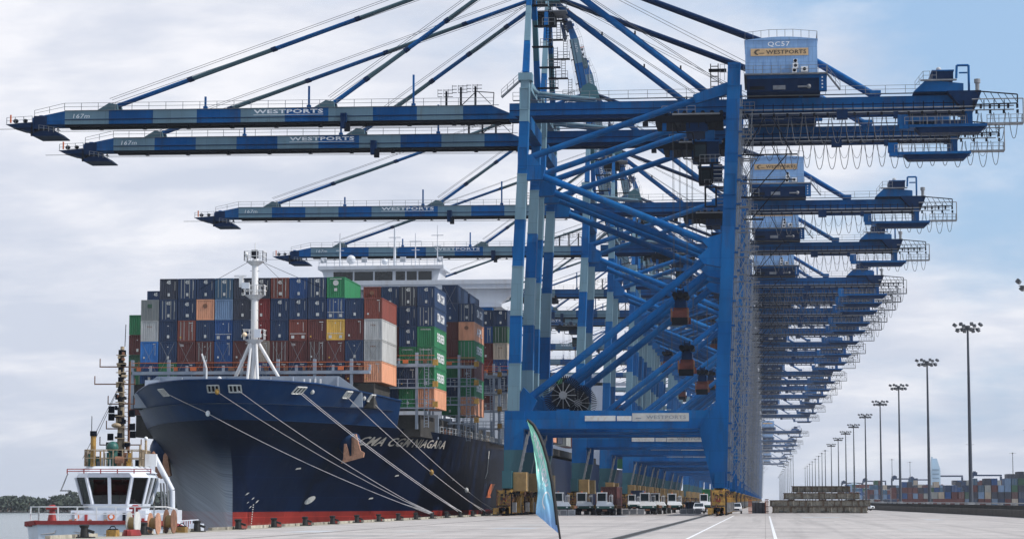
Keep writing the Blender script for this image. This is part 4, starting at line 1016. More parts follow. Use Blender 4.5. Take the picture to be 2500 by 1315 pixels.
def hull_y(dx, z):
    lo, hi = smooth_t(STEM, z), 320.0
    for _ in range(30):
        mid = (lo+hi)/2
        if half(mid, z) < dx: lo = mid
        else: hi = mid
    return hi
def hull_pt(Y, z, side=1, off=0.05): return (SHX+side*(half(Y, z)+off), Y, z)
def ship_parts():
    G, W = M['shipgrey'], M['mastwhite']
    def nb(): return MB(SO)
    # name on the port bow, laid on the plating
    m = nb(); put_text(m, 'CMA CGM NIAGARA', lambda u, v: hull_pt(307.3+27.2*u, 9.6+1.2*v+0.05*u, 1, 0.08), M['letter_name'], bold=0.02, shear=0.15); m.build('ship_name', ship)
    m = nb()
    for Y, z, s in ((291.9, 3.0, 0.35), (292.3, 1.9, 0.25), (293.2, 2.4, 0.3), (293.0, 1.3, 0.3), (294.3, 2.0, 0.4)):
        m.prism([(0, 0)]*3, 1, 0, 0, M['letter_old']) if False else None
        a = [hull_pt(Y+s*dy, z+s*dz, 1, 0.05) for dy, dz in ((-0.9, -0.5), (0.1, -0.2), (0.9, 0.5), (-0.1, 0.4))]; m.add(a, [(0, 1, 2, 3)], M['letter_old'])
    for k in range(9): a = [hull_pt(293.6+dy+0.05*k, 1.6-0.3*k+dz, 1, 0.05) for dy, dz in ((-0.12, -0.08), (0.12, -0.08), (0.12, 0.08), (-0.12, 0.08))]; m.add(a, [(0, 1, 2, 3)], M['letter_old'])
    for (Y, z) in ((305.5, 2.2),):
        a = [hull_pt(Y+0.9*math.cos(t)*1.0, z+0.5*math.sin(t)+0.25*math.cos(t), 1, 0.05) for t in [i*math.pi/6 for i in range(12)]]; m.add(a, [tuple(range(12))], M['letter_old'])
    for Y, z in ((300, 6.3), (322, 5.6), (343, 5.2), (318, 2.4)):
        a = [hull_pt(Y+dy, z+dz, 1, 0.05) for dy, dz in ((-0.5, -0.1), (0.5, 0), (0.4, 0.2), (-0.4, 0.12))]; m.add(a, [(0, 1, 2, 3)], M['letter_old'])
    m.build('hull_markings', ship)
    m = nb()     # orange mark and white draught line amidships
    a = [hull_pt(371+dy, 3.6+dz, 1, 0.06) for dy, dz in ((-6, -1.0), (16, -1.0), (16, 1.3), (-3, 1.2))]; m.add(a, [(0, 1, 2, 3)], M['orange'])
    for Y0, z0, Y1, z1 in ((364, 10.0, 364.4, 6.6), (364.4, 6.6, 363.2, 5.6)):
        a = [hull_pt(Y0-0.35, z0), hull_pt(Y0+0.35, z0), hull_pt(Y1+0.35, z1), hull_pt(Y1-0.35, z1)]; m.add(a, [(0, 1, 2, 3)], M['letter_old'])
    m.build('hull_band', ship)
    # fairleads along the forecastle
    for Y, z, side, w in ((287.3, 15.9, -1, 1.3), (283.0, 16.1, -1, 1.2), (282.9, 16.1, 1, 1.3), (287.9, 16.1, 1, 1.3), (296.3, 15.9, 1, 1.1), (301.6, 15.7, 1, 1.1), (300.5, 15.8, -1, 1.1)):
        dY = w*0.5
        if Y < 284:
            X0 = -68.75 if side < 0 else -66.0
            def q(u, v, off): xx = X0+0.75*u; zz = z+0.42*v; return (xx, hull_y(abs(xx-SHX), zz)-off-0.04, zz)
        else:
            def q(u, v, off): return hull_pt(Y+dY*u, z+0.42*v, side, off)
        m = nb()
        m.add([q(-1, -1, 0.03), q(1, -1, 0.03), q(1, 1, 0.03), q(-1, 1, 0.03)], [(0, 1, 2, 3)], M['dark'])
        for (u0, v0, u1, v1) in ((-1, -1, 1, -1), (-1, 1, 1, 1), (-1, -1, -1, 1), (1, -1, 1, 1), (-0.35, -1, -0.35, 1), (0.35, -1, 0.35, 1)):
            m.beam(q(u0, v0, 0.12), q(u1, v1, 0.12), 0.16, 0.16, M['letter_old'])
        m.build('fairlead', ship)
    m = nb()    # small closed ports beside the fairleads, rust runs are in the paint
    for Y, z, side in ((289.9, 16.0, 1), (300.0, 15.6, 1)):
        c = Vector(hull_pt(Y, z, side, 0.08)); m.sphere(c, 0.32, M['letter_old'], 8, 6, (1, 0.4, 1))
    m.build('mooring_port', ship)
    # anchors in their bolsters
    def anchor(Y, z, side):
        c = Vector(hull_pt(Y, z, side, 0)); m = nb()
        m.sphere(c+Vector((side*0.9, 0.6, 0.9)), 2.0, M['hulltop'], 16, 10, (0.8, 1.05, 0.95)); m.build('anchor_bolster', ship)
        m = nb(); b = c+Vector((side*1.9, -1.4, -0.6)); rt = M['anchor']
        m.beam(b+Vector((0, 0, 2.0)), b+Vector((0, 0, -0.9)), 0.4, 0.4, rt)
        m.prism([(b.x-1.6, b.z-1.5), (b.x+1.4, b.z-0.7), (b.x+1.5, b.z-0.1), (b.x+1.0, b.z+0.2), (b.x+0.4, b.z+2.4), (b.x+0.15, b.z+2.4), (b.x+0.15, b.z-0.3), (b.x-0.5, b.z-0.6), (b.x-0.9, b.z+1.1), (b.x-1.2, b.z+1.1), (b.x-1.3, b.z-0.9)], 1, b.y-0.35, b.y+0.35, rt)
        m.build('anchor', ship)
    anchor(305.0, 9.2, 1)
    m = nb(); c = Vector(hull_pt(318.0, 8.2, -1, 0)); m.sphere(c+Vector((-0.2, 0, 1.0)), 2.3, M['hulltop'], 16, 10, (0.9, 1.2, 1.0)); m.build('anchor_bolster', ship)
    m = nb(); b = Vector(hull_pt(316.0, 7.2, -1, 1.3)); m.prism([(b.x-1.0, b.z-2.2), (b.x+1.2, b.z-1.6), (b.x+0.6, b.z+2.0), (b.x+0.2, b.z+2.0), (b.x, b.z-0.8), (b.x-0.6, b.z+0.8), (b.x-1.0, b.z+0.8)], 1, b.y-0.5, b.y+0.5, M['anchor']); m.build('anchor', ship)
    # breakwater in front of the first stack
    m = nb(); yb = 298.6
    m.prism([(-83.5, 14.4), (-83.3, 16.4), (-80.4, 18.6), (-55.8, 18.5), (-52.7, 16.3), (-52.6, 14.4)], 1, yb, yb+0.3, G)
    m.prism([(-84.4, 14.4), (-81.8, 18.0), (-54, 18.0), (-51.6, 14.4)], 1, yb-3.0, yb-0.01, G) if False else None
    for x in range(-80, -55, 3): m.box(x, x+0.15, yb-0.5, yb, 15.0, 18.4, G)
    m.box(-82.0, -79.8, yb-0.1, yb-0.04, 17.1, 18.1, M['shipwhite'])
    m.build('breakwater', ship)
    m = nb()
    for x in (-60.4, -59.6, -58.9, -58.2): m.box(x, x+0.18, yb-0.9, yb-0.6, 15.6, 18.1, W)
    for x, z in ((-75.8, 18.8), (-71.6, 19.2), (-57.2, 16.9), (-54.9, 17.2)): m.sphere((x, yb-1.2, z-1.0), 0.3, W, 8, 5)
    m.tube([(-73.0, 296, 16.0), (-73.0, 296, 19.4), (-73.7, 296, 21.4)], 0.12, W, n=5)
    m.build('deck_fittings', ship)
    # foremast with tripod, platforms and radar
    x, y = -67.0, 297.6
    m = nb(); m.pipe((x, y, 14.3), (x, y, 24.0), 0.5, W, n=14); m.pipe((x, y, 24.0), (x, y, 34.0), 0.5, W, 0.42, n=14)
    for k in range(14): m.box(x-0.62, x+0.62, y-0.2, y-0.12, 15.5+k*1.3, 15.56+k*1.3, M['shipgrey'])
    m.pipe((x, y, 34.0), (x, y, 34.6), 0.2, M['dark'], n=8)
    fm = m.build('foremast', ship)
    m = nb()
    for dx, z0 in ((-3.0, 18.3), (3.1, 18.3)): m.pipe((x+dx*0.98, y+1.6, z0), (x+dx*0.12, y, 23.2), 0.24, W, n=8)
    for dx in (-0.95, 0.95): m.pipe((x+dx, y-1.2, 14.6), (x+dx*0.35, y-0.4, 22.8), 0.2, W, n=8)
    m.box(x-1.0, x+1.0, y-1.3, y-1.0, 17.2, 17.5, W); m.build('tripod', fm)
    for z, r0, r1, lamp in ((23.3, 1.35, 0.6, 1), (29.2, 1.35, 0.6, 0), (33.7, 1.25, 0.5, 0)):
        m = nb(); m.pipe((x, y, z-0.55), (x, y, z), r1, W, r0, n=14); m.rail([(x-r0, y-r0*0.8, z), (x+r0, y-r0*0.8, z), (x+r0, y+r0*0.8, z), (x-r0, y+r0*0.8, z), (x-r0, y-r0*0.8, z)], 1.3, W, 0.8, 0.05); m.build('platform', fm)
    m = nb(); m.box(x-2.6, x-0.9, y-1.0, y-0.8, 31.6, 31.8, W); m.box(x-1.9, x-1.4, y-1.1, y-0.7, 30.2, 31.6, W); m.pipe((x, y, 34.5), (x, y, 36.2), 0.08, W, n=5); m.box(x-0.45, x+0.35, y-0.4, y+0.4, 34.2, 35.2, M['dark']); m.sphere((x-1.0, y-0.9, 34.6), 0.3, W, 8, 5)
    m.box(x-1.5, x-0.5, y-1.3, y-1.0, 30.0, 30.8, M['shipwhite']); tag(m.build('radar', fm), kind='stuff')
    m = nb(); m.sphere((x-1.0, y-1.4, 23.9), 0.32, M['lamp'], 8, 6); m.box(x+0.3, x+1.1, y-1.4, y-1.0, 23.5, 24.6, M['shipwhite']); m.build('deck_light', fm)
    m = nb()
    for p in ((-75.6, 302, 30.5), (-58.8, 302, 30.5), (-63.0, 304, 30.0)): m.pipe((x+(1 if p[0] > x else -1)*1.0, y, 33.6), p, 0.03, M['dark'], n=4)
    m.build('mast_stays', fm)
ship_parts_defs = None
M['anchor'] = paint('rusty_anchor', (0.42, 0.22, 0.14), 0.8, 0.25, 1.5, (0.14, 0.06, 0.04), 0.7)
ship_parts()

# lashing frames: (near Y, x0, x1, z of the main beam, deck z, rail colour, extra levels)
PITCH = 2.55; TIER = 2.83; TOP = 32.0
def lashing(Y, x0, x1, z, zd, levels, step=PITCH, boxes=True, lat=True):
    m = MB(SO); G = M['shipgrey']
    m.box(x0, x1, Y, Y+0.9, z, z+0.45, G)
    n = int(round((x1-x0)/step))
    for i in range(n+1):
        x = x0+(x1-x0)*i/n; big = i % 2 == 0
        m.box(x-(0.2 if big else 0.14), x+(0.2 if big else 0.14), Y, Y+0.4, z+0.45, z+(2.0 if big else 1.2), G)
        if big: m.box(x-0.18, x+0.18, Y+0.1, Y+0.6, zd, z, G)
    for h in (0.95, 1.55): m.box(x0, x1, Y-0.02, Y+0.03, z+h, z+h+0.07, M['orange'])
    for zz in levels:
        m.box(x0, x1, Y, Y+0.9, zz, zz+0.2, G); m.rail([(x0, Y, zz+0.2), (x1, Y, zz+0.2)], 1.1, G, 1.3, 0.04)
    fr = m.build('lashing_bridge', ship)
    m = MB(SO); rnd = random.Random(int(Y))
    for i in range(n):
        x = x0+(x1-x0)*(i+0.5)/n
        if rnd.random() < 0.8: m.box(x-0.5+rnd.uniform(-.3, .3), x+rnd.uniform(0, .4), Y-0.12, Y, z+0.5, z+0.95, M['orange'] if rnd.random() < .5 else M['rust'])
    tag(m.build('lashing_gear', fr), kind='stuff')
    if lat:
        m = MB(SO)
        for zz in [z]+list(levels): 
            x = x1-1.1
            for dx in (-0.3, 0.3): m.box(x+dx-0.05, x+dx+0.05, Y-0.1, Y-0.02, zz-2.6, zz, G)
            for k in range(6): m.box(x-0.3, x+0.3, Y-0.1, Y-0.04, zz-2.5+k*0.42, zz-2.43+k*0.42, G)
            m.box(x1-0.2, x1+0.5, Y-0.4, Y+0.1, zz+0.2, zz+1.0, M['yellow']); 
        m.build('ladders', fr)
    return fr
lashing(300.4, -84.3, -52.0, 18.9, 14.4, [], lat=False)
lashing(314.9, -58.0, -45.4, 20.6, 12, [17.6, 14.8])
lashing(343.2, -56.0, -43.2, 22.0, 11.2, [19.2, 16.4, 13.6])
lashing(372.0, -52.0, -43.0, 22.0, 11.2, [19.2, 16.4, 13.6])
lashing(386.6, -56.0, -43.0, 23.2, 11.2, [20.2, 17.2, 14.2])
def shipside():
    m = MB(SO); G = M['shipgrey']; rnd = random.Random(2)
    y = 312.0
    while y < 420:
        h = half(y, 11.0); x = SHX+h-0.5; z = knuckle_z(y)-0.2; m.box(x-0.08, x+0.08, y-0.08, y+0.08, z, z+1.3, M['plinth'])
        if rnd.random() < 0.35: m.box(x-1.6, x-0.7, y, y+1.2, z, z+1.1, M['rust'] if rnd.random() < .6 else M['yellow'])
        if int(y/3) % 5 == 0: m.box(x-1.2, x-0.9, y, y+0.3, z, z+4.2, G)
        y += 1.6
    ys = [312+2*i for i in range(55)]
    for h in (0.65, 1.25): m.tube([(SHX+half(Y, 11.0)-0.5, Y, knuckle_z(Y)-0.2+h) for Y in ys], 0.045, M['plinth'], n=4)
    m.build('side_rail', ship)
    m = MB(SO)      # hatch coamings and the deck under the stacks
    m.box(SHX-16.4, SHX+16.4, 301.5, 314.5, 14.4, 17.7, M['wallc'])
    m.box(SHX-20, SHX+20.5, 316, 400, 11.0, 14.0, M['wallc']); m.box(SHX-22, SHX+22, 420, 630, 11.0, 13.5, M['wallc'])
    for y in (330, 344.5, 358, 373, 387): m.box(SHX-21, SHX+21, y, y+0.8, 11, 14.5, G)
    m.build('hatch_coaming', ship)
shipside()
def bridge():
    W = M['shipwhite']; yb = 404.0
    m = MB(SO); m.box(SHX-11.0, SHX+11.0, yb+1, yb+14, 11, 40.5, W)
    m.box(SHX-24.0, SHX+24.6, yb-1.0, yb+3.0, 39.6, 40.4, W); m.box(SHX-24.0, SHX+24.6, yb-1.1, yb-1.0, 40.4, 41.2, W)
    m.prism([(SHX+24.6, 39.6), (SHX+24.6, 40.3), (SHX+11.0, 40.3), (SHX+11.0, 30.0), (SHX+16, 32.0)], 1, yb, yb+2.4, W)
    m.prism([(SHX-24.0, 39.6), (SHX-24.0, 40.3), (SHX-11.0, 40.3), (SHX-11.0, 31.0), (SHX-17, 34.0)], 1, yb, yb+2.4, W)
    m.box(SHX+9, SHX+22, yb-2, yb+6, 36.2, 36.8, W); m.box(SHX+11, SHX+19, yb-3, yb+5, 33.2, 33.9, W); m.box(SHX+14, SHX+20.5, yb-3.2, yb-1.2, 34.6, 36.0, M['blue'])
    acc = m.build('accommodation', ship)
    m = MB(SO)
    m.prism([(SHX-10.0, 40.4), (SHX+10.0, 40.4), (SHX+10.6, 42.8), (SHX+11.0, 43.9), (SHX-10.9, 43.9), (SHX-10.6, 42.8)], 1, yb, yb+8, W)
    m.box(SHX-11.4, SHX+11.4, yb-0.5, yb+8.5, 43.3, 43.95, W)
    wh = m.build('wheelhouse', ship)
    for x0, w in ((-8.6, 3.5), (-4.8, 3.4), (-1.1, 3.2), (2.7, 1.7), (4.7, 1.8), (6.8, 2.4)):
        m = MB(SO); m.box(SHX+x0, SHX+x0+w, yb-0.06, yb+0.01, 41.2, 42.9, M['glass']); m.build('window', wh)
    m = MB(SO); m.rail([(SHX-11.2, yb-0.3, 43.95), (SHX+11.2, yb-0.3, 43.95)], 1.2, W, 1.4, 0.05)
    for x, h, r in ((-8.0, 6.3, 0.16), (2.0, 7.2, 0.25), (5.8, 6.2, 0.12), (9.8, 7.6, 0.1)):
        m.pipe((SHX+x, yb+3, 43.9), (SHX+x, yb+3, 43.9+h), r, W, r*0.6, n=6); m.box(SHX+x-1.1, SHX+x+1.1, yb+2.9, yb+3.1, 43.9+h*0.75, 43.9+h*0.75+0.12, W); m.box(SHX+x-0.7, SHX+x+0.7, yb+2.9, yb+3.1, 43.9+h*0.5, 43.9+h*0.5+0.1, W)
    m.sphere((SHX-5.8, yb+2, 45.3), 0.85, W, 10, 7); m.sphere((SHX+0.2, yb+3, 45.0), 0.6, W, 10, 7); m.sphere((SHX-10.6, yb, 44.9), 0.45, W, 8, 5); m.sphere((SHX+10.6, yb, 44.9), 0.45, W, 8, 5)
    for x in (-10.4, -3.0, 4.0, 10.7): m.box(SHX+x-0.5, SHX+x+0.5, yb-0.2, yb+0.2, 44.6, 45.5, W)
    m.build('bridge_masts', wh)
    m = MB(SO)     # funnel casing further aft
    m.box(SHX-8, SHX+8, 560, 572, 12, 42, W); m.box(SHX-4, SHX+4, 561, 571, 42, 47, M['hulltop']); m.build('funnel', ship)
bridge()

# ------------------------------------------------------------------ containers
def container_mesh(kind):
    m = MB(); L, W_, H_ = 12.19, 2.44, 2.78; a = 0.13; mt = CM['navy']
    for x in (0, W_-a):
        for y in (0, L-a): m.box(x, x+a, y, y+a, 0, H_, mt)
        for z in (0, H_-a): m.box(x, x+a, a, L-a, z, z+a, mt)
    for y in (0, L-a):
        for z in (0, H_-a): m.box(a, W_-a, y, y+a, z, z+a, mt)
    def corr(n, fn, d):
        vs = []; fs = []; k = 0
        for i in range(n):
            for t, dd in ((0, 0), (0.32, 0), (0.5, d), (0.82, d)):
                u = (i+t)/n; vs += [fn(u, dd, 0), fn(u, dd, 1)]
        vs += [fn(1, 0, 0), fn(1, 0, 1)]
        fs = [(2*i, 2*i+2, 2*i+3, 2*i+1) for i in range(len(vs)//2-1)]
        m.add(vs, fs, mt)
    z0, z1 = a, H_-a
    if kind == 0:
        corr(8, lambda u, d, v: (a+(W_-2*a)*u, 0.035+d, z0+(z1-z0)*v), 0.06)
    else:      # door end with bars
        m.add([(a, 0.07, z0), (W_-a, 0.07, z0), (W_-a, 0.07, z1), (a, 0.07, z1)], [(0, 1, 2, 3)], mt)
        m.box(W_/2-0.03, W_/2+0.03, 0.02, 0.07, z0, z1, mt)
        for x in (0.42, 0.88, 1.56, 2.02): m.box(x-0.035, x+0.035, 0.0, 0.05, z0, z1, CM['grey'])
        for z in (0.7, 1.3, 2.0): m.box(a, W_-a, 0.045, 0.07, z, z+0.05, mt)
    for k in range(2):
        x, s = (0.05, 1) if k == 0 else (W_-0.05, -1)
        corr(26, (lambda x, s: lambda u, d, v: (x+s*d*0.7, a+(L-2*a)*(u if s < 0 else 1-u), z0+(z1-z0)*v))(x, s), 0.06)
    m.add([(a, L-0.05, z0), (a, L-0.05, z1), (W_-a, L-0.05, z1), (W_-a, L-0.05, z0)], [(0, 1, 2, 3)], mt)
    m.add([(a, a, H_-0.05), (W_-a, a, H_-0.05), (W_-a, L-a, H_-0.05), (a, L-a, H_-0.05)], [(0, 1, 2, 3)], mt)
    m.add([(a, a, 0.08), (a, L-a, 0.08), (W_-a, L-a, 0.08), (W_-a, a, 0.08)], [(0, 1, 2, 3)], mt)
    return m.mesh('container_shell')
CMESH = [container_mesh(0), container_mesh(1)]
_mk = {}
def mark_mesh(txt):
    if txt in _mk: return _mk[txt]
    m = MB(); W_ = 2.44
    mt = M['letter_old']
    def T(s, x0, x1, z0, z1, mat=mt, b=0.02): text_xz(m, s, x0, x1, z0, z1, -0.02, mat, bold=b)
    if txt == '45': T('45', 0.95, 1.5, 2.05, 2.55, b=0.05); m.box(1.1, 1.4, -0.03, 0.0, 0.42, 0.82, mt); m.box(2.08, 2.12, -0.02, 0.0, 1.2, 2.4, mt)
    elif txt == '45b': T('45', 0.95, 1.5, 1.9, 2.4, b=0.05); m.box(1.1, 1.5, -0.03, 0.0, 0.42, 0.82, mt); m.box(2.0, 2.04, -0.02, 0.0, 1.0, 2.2, mt)
    elif txt == 'dot': m.box(1.1, 1.4, -0.03, 0.0, 0.42, 0.82, mt); m.box(1.15, 1.3, -0.02, 0, 2.0, 2.12, mt)
    elif txt == 'squares':
        m.box(0.3, 0.7, -0.03, 0, 0.25, 0.65, mt); m.box(1.7, 2.1, -0.03, 0, 0.25, 0.65, mt); m.box(0.1, 2.3, -0.02, 0, 0.85, 0.93, mt); m.box(1.1, 1.25, -0.02, 0, 2.2, 2.35, mt); m.box(1.9, 1.95, -0.02, 0, 1.2, 2.4, mt)
    elif txt == 'logo': T('45', 1.6, 2.1, 2.1, 2.5, CM['dark green'])
    elif txt == 'round':
        m.prism([(1.2+0.38*math.cos(t), 2.0+0.38*math.sin(t)) for t in [i*math.pi/8 for i in range(16)]], 1, -0.03, 0, mt); m.box(1.0, 1.4, -0.03, 0, 0.9, 1.3, mt); m.box(0.4, 2.0, -0.02, 0, 2.5, 2.58, mt)
    elif txt == 'greentop': T('EVERGREEN', 0.5, 1.9, 2.3, 2.5)
    elif txt == 'text': T('TEX', 0.8, 1.6, 1.85, 2.05, M['rust'])
    elif txt == 'textw': T('TEX', 0.3, 0.9, 2.1, 2.4)
    elif txt == 'brownmark': m.prism([(1.2+0.32*math.cos(t), 1.9+0.3*math.sin(t)) for t in [i*math.pi/6 for i in range(12)]], 1, -0.03, 0, M['rust'])
    elif txt == 'bars':
        m.box(2.0, 2.05, -0.02, 0, 0.9, 2.3, mt); m.box(1.7, 2.1, -0.02, 0, 2.4, 2.5, mt); m.box(0.4, 0.62, -0.03, 0, 0.5, 0.75, mt)
    elif txt == 'code':
        for k in range(5): m.box(1.9, 1.98, -0.02, 0, 1.3+k*0.2, 1.42+k*0.2, mt)
        m.box(1.55, 2.1, -0.02, 0, 2.38, 2.48, mt); m.box(0.3, 0.5, -0.03, 0, 0.4, 0.6, CM['yellow'])
    elif txt == 'seal': m.box(0.9, 1.5, -0.03, 0, 1.7, 2.2, CM['dark green'])
    me = m.mesh('marking'); _mk[txt] = me; return me
def side_text(body, col):
    key = ('side', body)
    if key in _mk: return _mk[key]
    m = MB(); put_text(m, body, lambda u, v: (2.47, 2.6+7.0*u, 0.85+1.25*v), M['letter'], bold=0.03)
    me = m.mesh('side_lettering'); _mk[key] = me; return me
ship_boxes = []
NCOUNT = [0]
def container(x, y, z, col, label, mark=None, side=None, group='containers stacked on the moored ship', kind=None, plate=None, rz=0):
    if kind is None: kind = 1 if random.random() < 0.22 else 0
    o = bpy.data.objects.new('shipping_container', CMESH[kind]); C.objects.link(o)
    o.location = (x, y, z); o.rotation_euler.z = rz
    for sl in o.material_slots:
        if sl.material == CM['navy']: sl.link = 'OBJECT'; sl.material = CM[col]
    tag(o, label, 'container', group)
    if mark:
        k = bpy.data.objects.new('marking', mark_mesh(mark)); C.objects.link(k); k.parent = o
    if side:
        k = bpy.data.objects.new('side_lettering', side_text(side, None)); C.objects.link(k); k.parent = o
    NCOUNT[0] += 1
    return o
TN = ['top', 'second', 'third', 'fourth', 'fifth', 'sixth', 'seventh']
bay1 = [
 [None, ('charcoal', '45'), ('navy', '45'), ('navy', '45'), ('steel blue', '45'), ('charcoal', '45'), ('charcoal', '45'), ('rust red', '45b'), ('blue', '45'), ('navy', '45'), ('green', 'round'), None, None],
 [('grey', 'seal'), ('navy', '45'), ('navy', '45b'), ('salmon', 'brownmark'), ('faded blue', None), ('charcoal', 'dot'), ('dark red', None), ('navy', '45'), ('navy', '45'), ('navy', '45b'), ('blue', 'squares'), ('navy', 'dot'), ('rust red', None)],
 [('light grey', 'text'), ('navy', None), ('rust red', None), ('navy', 'dot'), ('blue', 'squares'), ('navy', 'dot'), ('dark red', None), ('navy', 'dot'), ('rust red', 'squares'), ('maroon', None), ('yellow', 'squares'), ('maroon', None), ('light grey', 'text')],
 [('bright blue', None), ('navy', 'dot'), ('maroon', 'textw'), ('maroon', None), ('blue', None), ('maroon', None), ('beige', None), ('maroon', None), ('maroon', 'textw'), ('maroon', None), ('maroon', None), ('navy', 'dot'), ('light grey', 'text')],
 [('blue', None), ('green', None), ('navy', None), ('maroon', None), ('navy', None), ('maroon', None), ('blue', None), ('maroon', None), ('navy', None), ('maroon', None), ('navy', None), ('maroon', None), ('salmon', None)]]
X1R = -50.6       # right edge of the front stack
def stackbay(Y, xr, rows, bayname, top=TOP, sides=None, rods=None):
    """rows[tier][column]; the last column ends at xr"""
    nc = max(len(r) for r in rows)
    for t, row in enumerate(rows):
        off = nc-len(row)
        for c, it in enumerate(row):
            if it is None: continue
            col, mk_ = it if isinstance(it, tuple) else (it, None)
            ci = off+c; x = xr-PITCH*(nc-ci)+0.1; z = top-TIER*(t+1)
            fromr = nc-ci
            if nc > 10: pos = (ORD[ci]+' from left')
            else: pos = ('rightmost' if fromr == 1 else ORD[fromr-1]+' from right')
            sd = None
            if sides and fromr == 1: sd = sides.get(t)
            if mk_ is None: mk_ = random.choice((None, 'dot', 'bars', 'code', 'dot', 'code'))
            if sides and fromr == 1 and t not in sides: sides = dict(sides); sides[t] = None
            container(x, Y, z, col, '%s container, %s tier, %s in %s' % (col, TN[t], pos, bayname), mk_, sd)
            if rods and t in rods:
                m = MB((x, Y, z))
                m.beam((x+0.25, Y-0.1, z-1.2), (x+2.15, Y-0.1, z+2.6), 0.035, 0.035, M['galv']); m.beam((x+2.15, Y-0.14, z-1.2), (x+0.25, Y-0.14, z+2.6), 0.035, 0.035, M['galv'])
                tag(m.build('lashing_rods', None, loc=(x, Y, z)), 'crossed steel rods, %s tier, %s in %s' % (TN[t], pos, bayname), 'lashing rods', 'crossed lashing rods on the ship containers')
stackbay(302, X1R, bay1, 'the stack behind the foremast', rods={3})
bay2 = [
 [('rust red', 'brownmark'), ('navy', '45'), ('charcoal', '45'), ('navy', '45')],
 ['maroon', 'navy', ('navy', '45'), ('navy', 'dot')],
 ['navy', 'maroon', ('navy', '45b'), ('green', 'greentop')],
 ['navy', 'maroon', ('green', 'greentop'), ('green', 'greentop')],
 ['maroon', 'navy', ('navy', None), ('green', None)],
 ['navy', 'navy', 'green', 'green'][:2]+[('green', None), ('salmon', None)],
]
bay2[5][3] = ('salmon', None)
stackbay(316.3, -45.6, bay2, 'the second bay of stacks', sides={0: 'CMA CGM', 1: 'CMA CGM', 2: 'EVERGREEN', 3: 'EVERGREEN', 4: 'EVERGREEN'}, rods={3})
bay2l = [['green', 'navy'], ['maroon', 'maroon'], ['dark green', 'navy'], ['green', 'maroon'], ['maroon', 'navy']]
def leftcols():
    for t, (a, b) in enumerate(bay2l):
        x = -89.3; z = TOP-TIER*(t+2.3)
        container(x, 316.3, z, a, '%s container, outermost column at the far left of the ship, %s one down' % (a, TN[t]), 'dot' if t == 1 else None)
    for t in range(5):
        col = ['navy', 'maroon', 'navy', 'blue', 'maroon'][t]
        container(-86.75, 316.3, TOP-TIER*(t+1)-0.3, col, '%s container, %s tier, column peeping past the left end of the front stack' % (col, TN[t]), '45' if t == 0 else None)
leftcols()
bay3 = [
 [('navy', None), None], [('navy', 'dot'), ('navy', '45')], [('maroon', 'textw'), ('salmon', 'brownmark')], [('maroon', None), ('green', None)],
 [('green', 'greentop'), ('maroon', None)], [('navy', None), ('green', None)], [('green', None), ('salmon', None)]]
stackbay(344.9, -43.6, bay3, 'the third bay of stacks', top=TOP+TIER, sides={1: 'CMA CGM', 2: 'APL', 3: 'EVERGREEN', 5: 'EVERGREEN'}, rods={0})
bay3b = [[('navy', None), ('navy', None), ('slate', None)]]
stackbay(359.3, -46.2, [['navy', 'slate', 'navy'], ['navy', 'charcoal', 'navy']], 'the bay before the bridge', top=TOP+TIER)
bay4 = [
 [('navy', '45'), ('navy', '45')], [('blue', None), ('dark green', None)], [('maroon', None), ('beige', 'text')], [('dark red', None), ('blue', 'dot')], [('navy', None), ('navy', None)], [('maroon', None), ('light grey', None)]]
stackbay(388.2, -43.4, bay4, 'the bay left of crane leg', top=TOP+TIER*0.9, rods={3})
# stacks abaft the bridge, seen between the crane legs
cols = ['navy', 'maroon', 'green', 'rust red', 'blue', 'grey', 'brown', 'salmon', 'light grey', 'charcoal']
def aftstacks():
    rnd = random.Random(12)
    for b, Y in enumerate((430, 445, 466, 481, 502, 517)):
        for t in range(5 if b < 4 else 4):
            for c in range(1):
                col = rnd.choice(cols)
                container(-45.6-PITCH*c, Y, 14.1+TIER*t, col, '%s container in the %s stack abaft the ship bridge, %s from the deck' % (col, ORD[b], ORD[t]))
aftstacks()

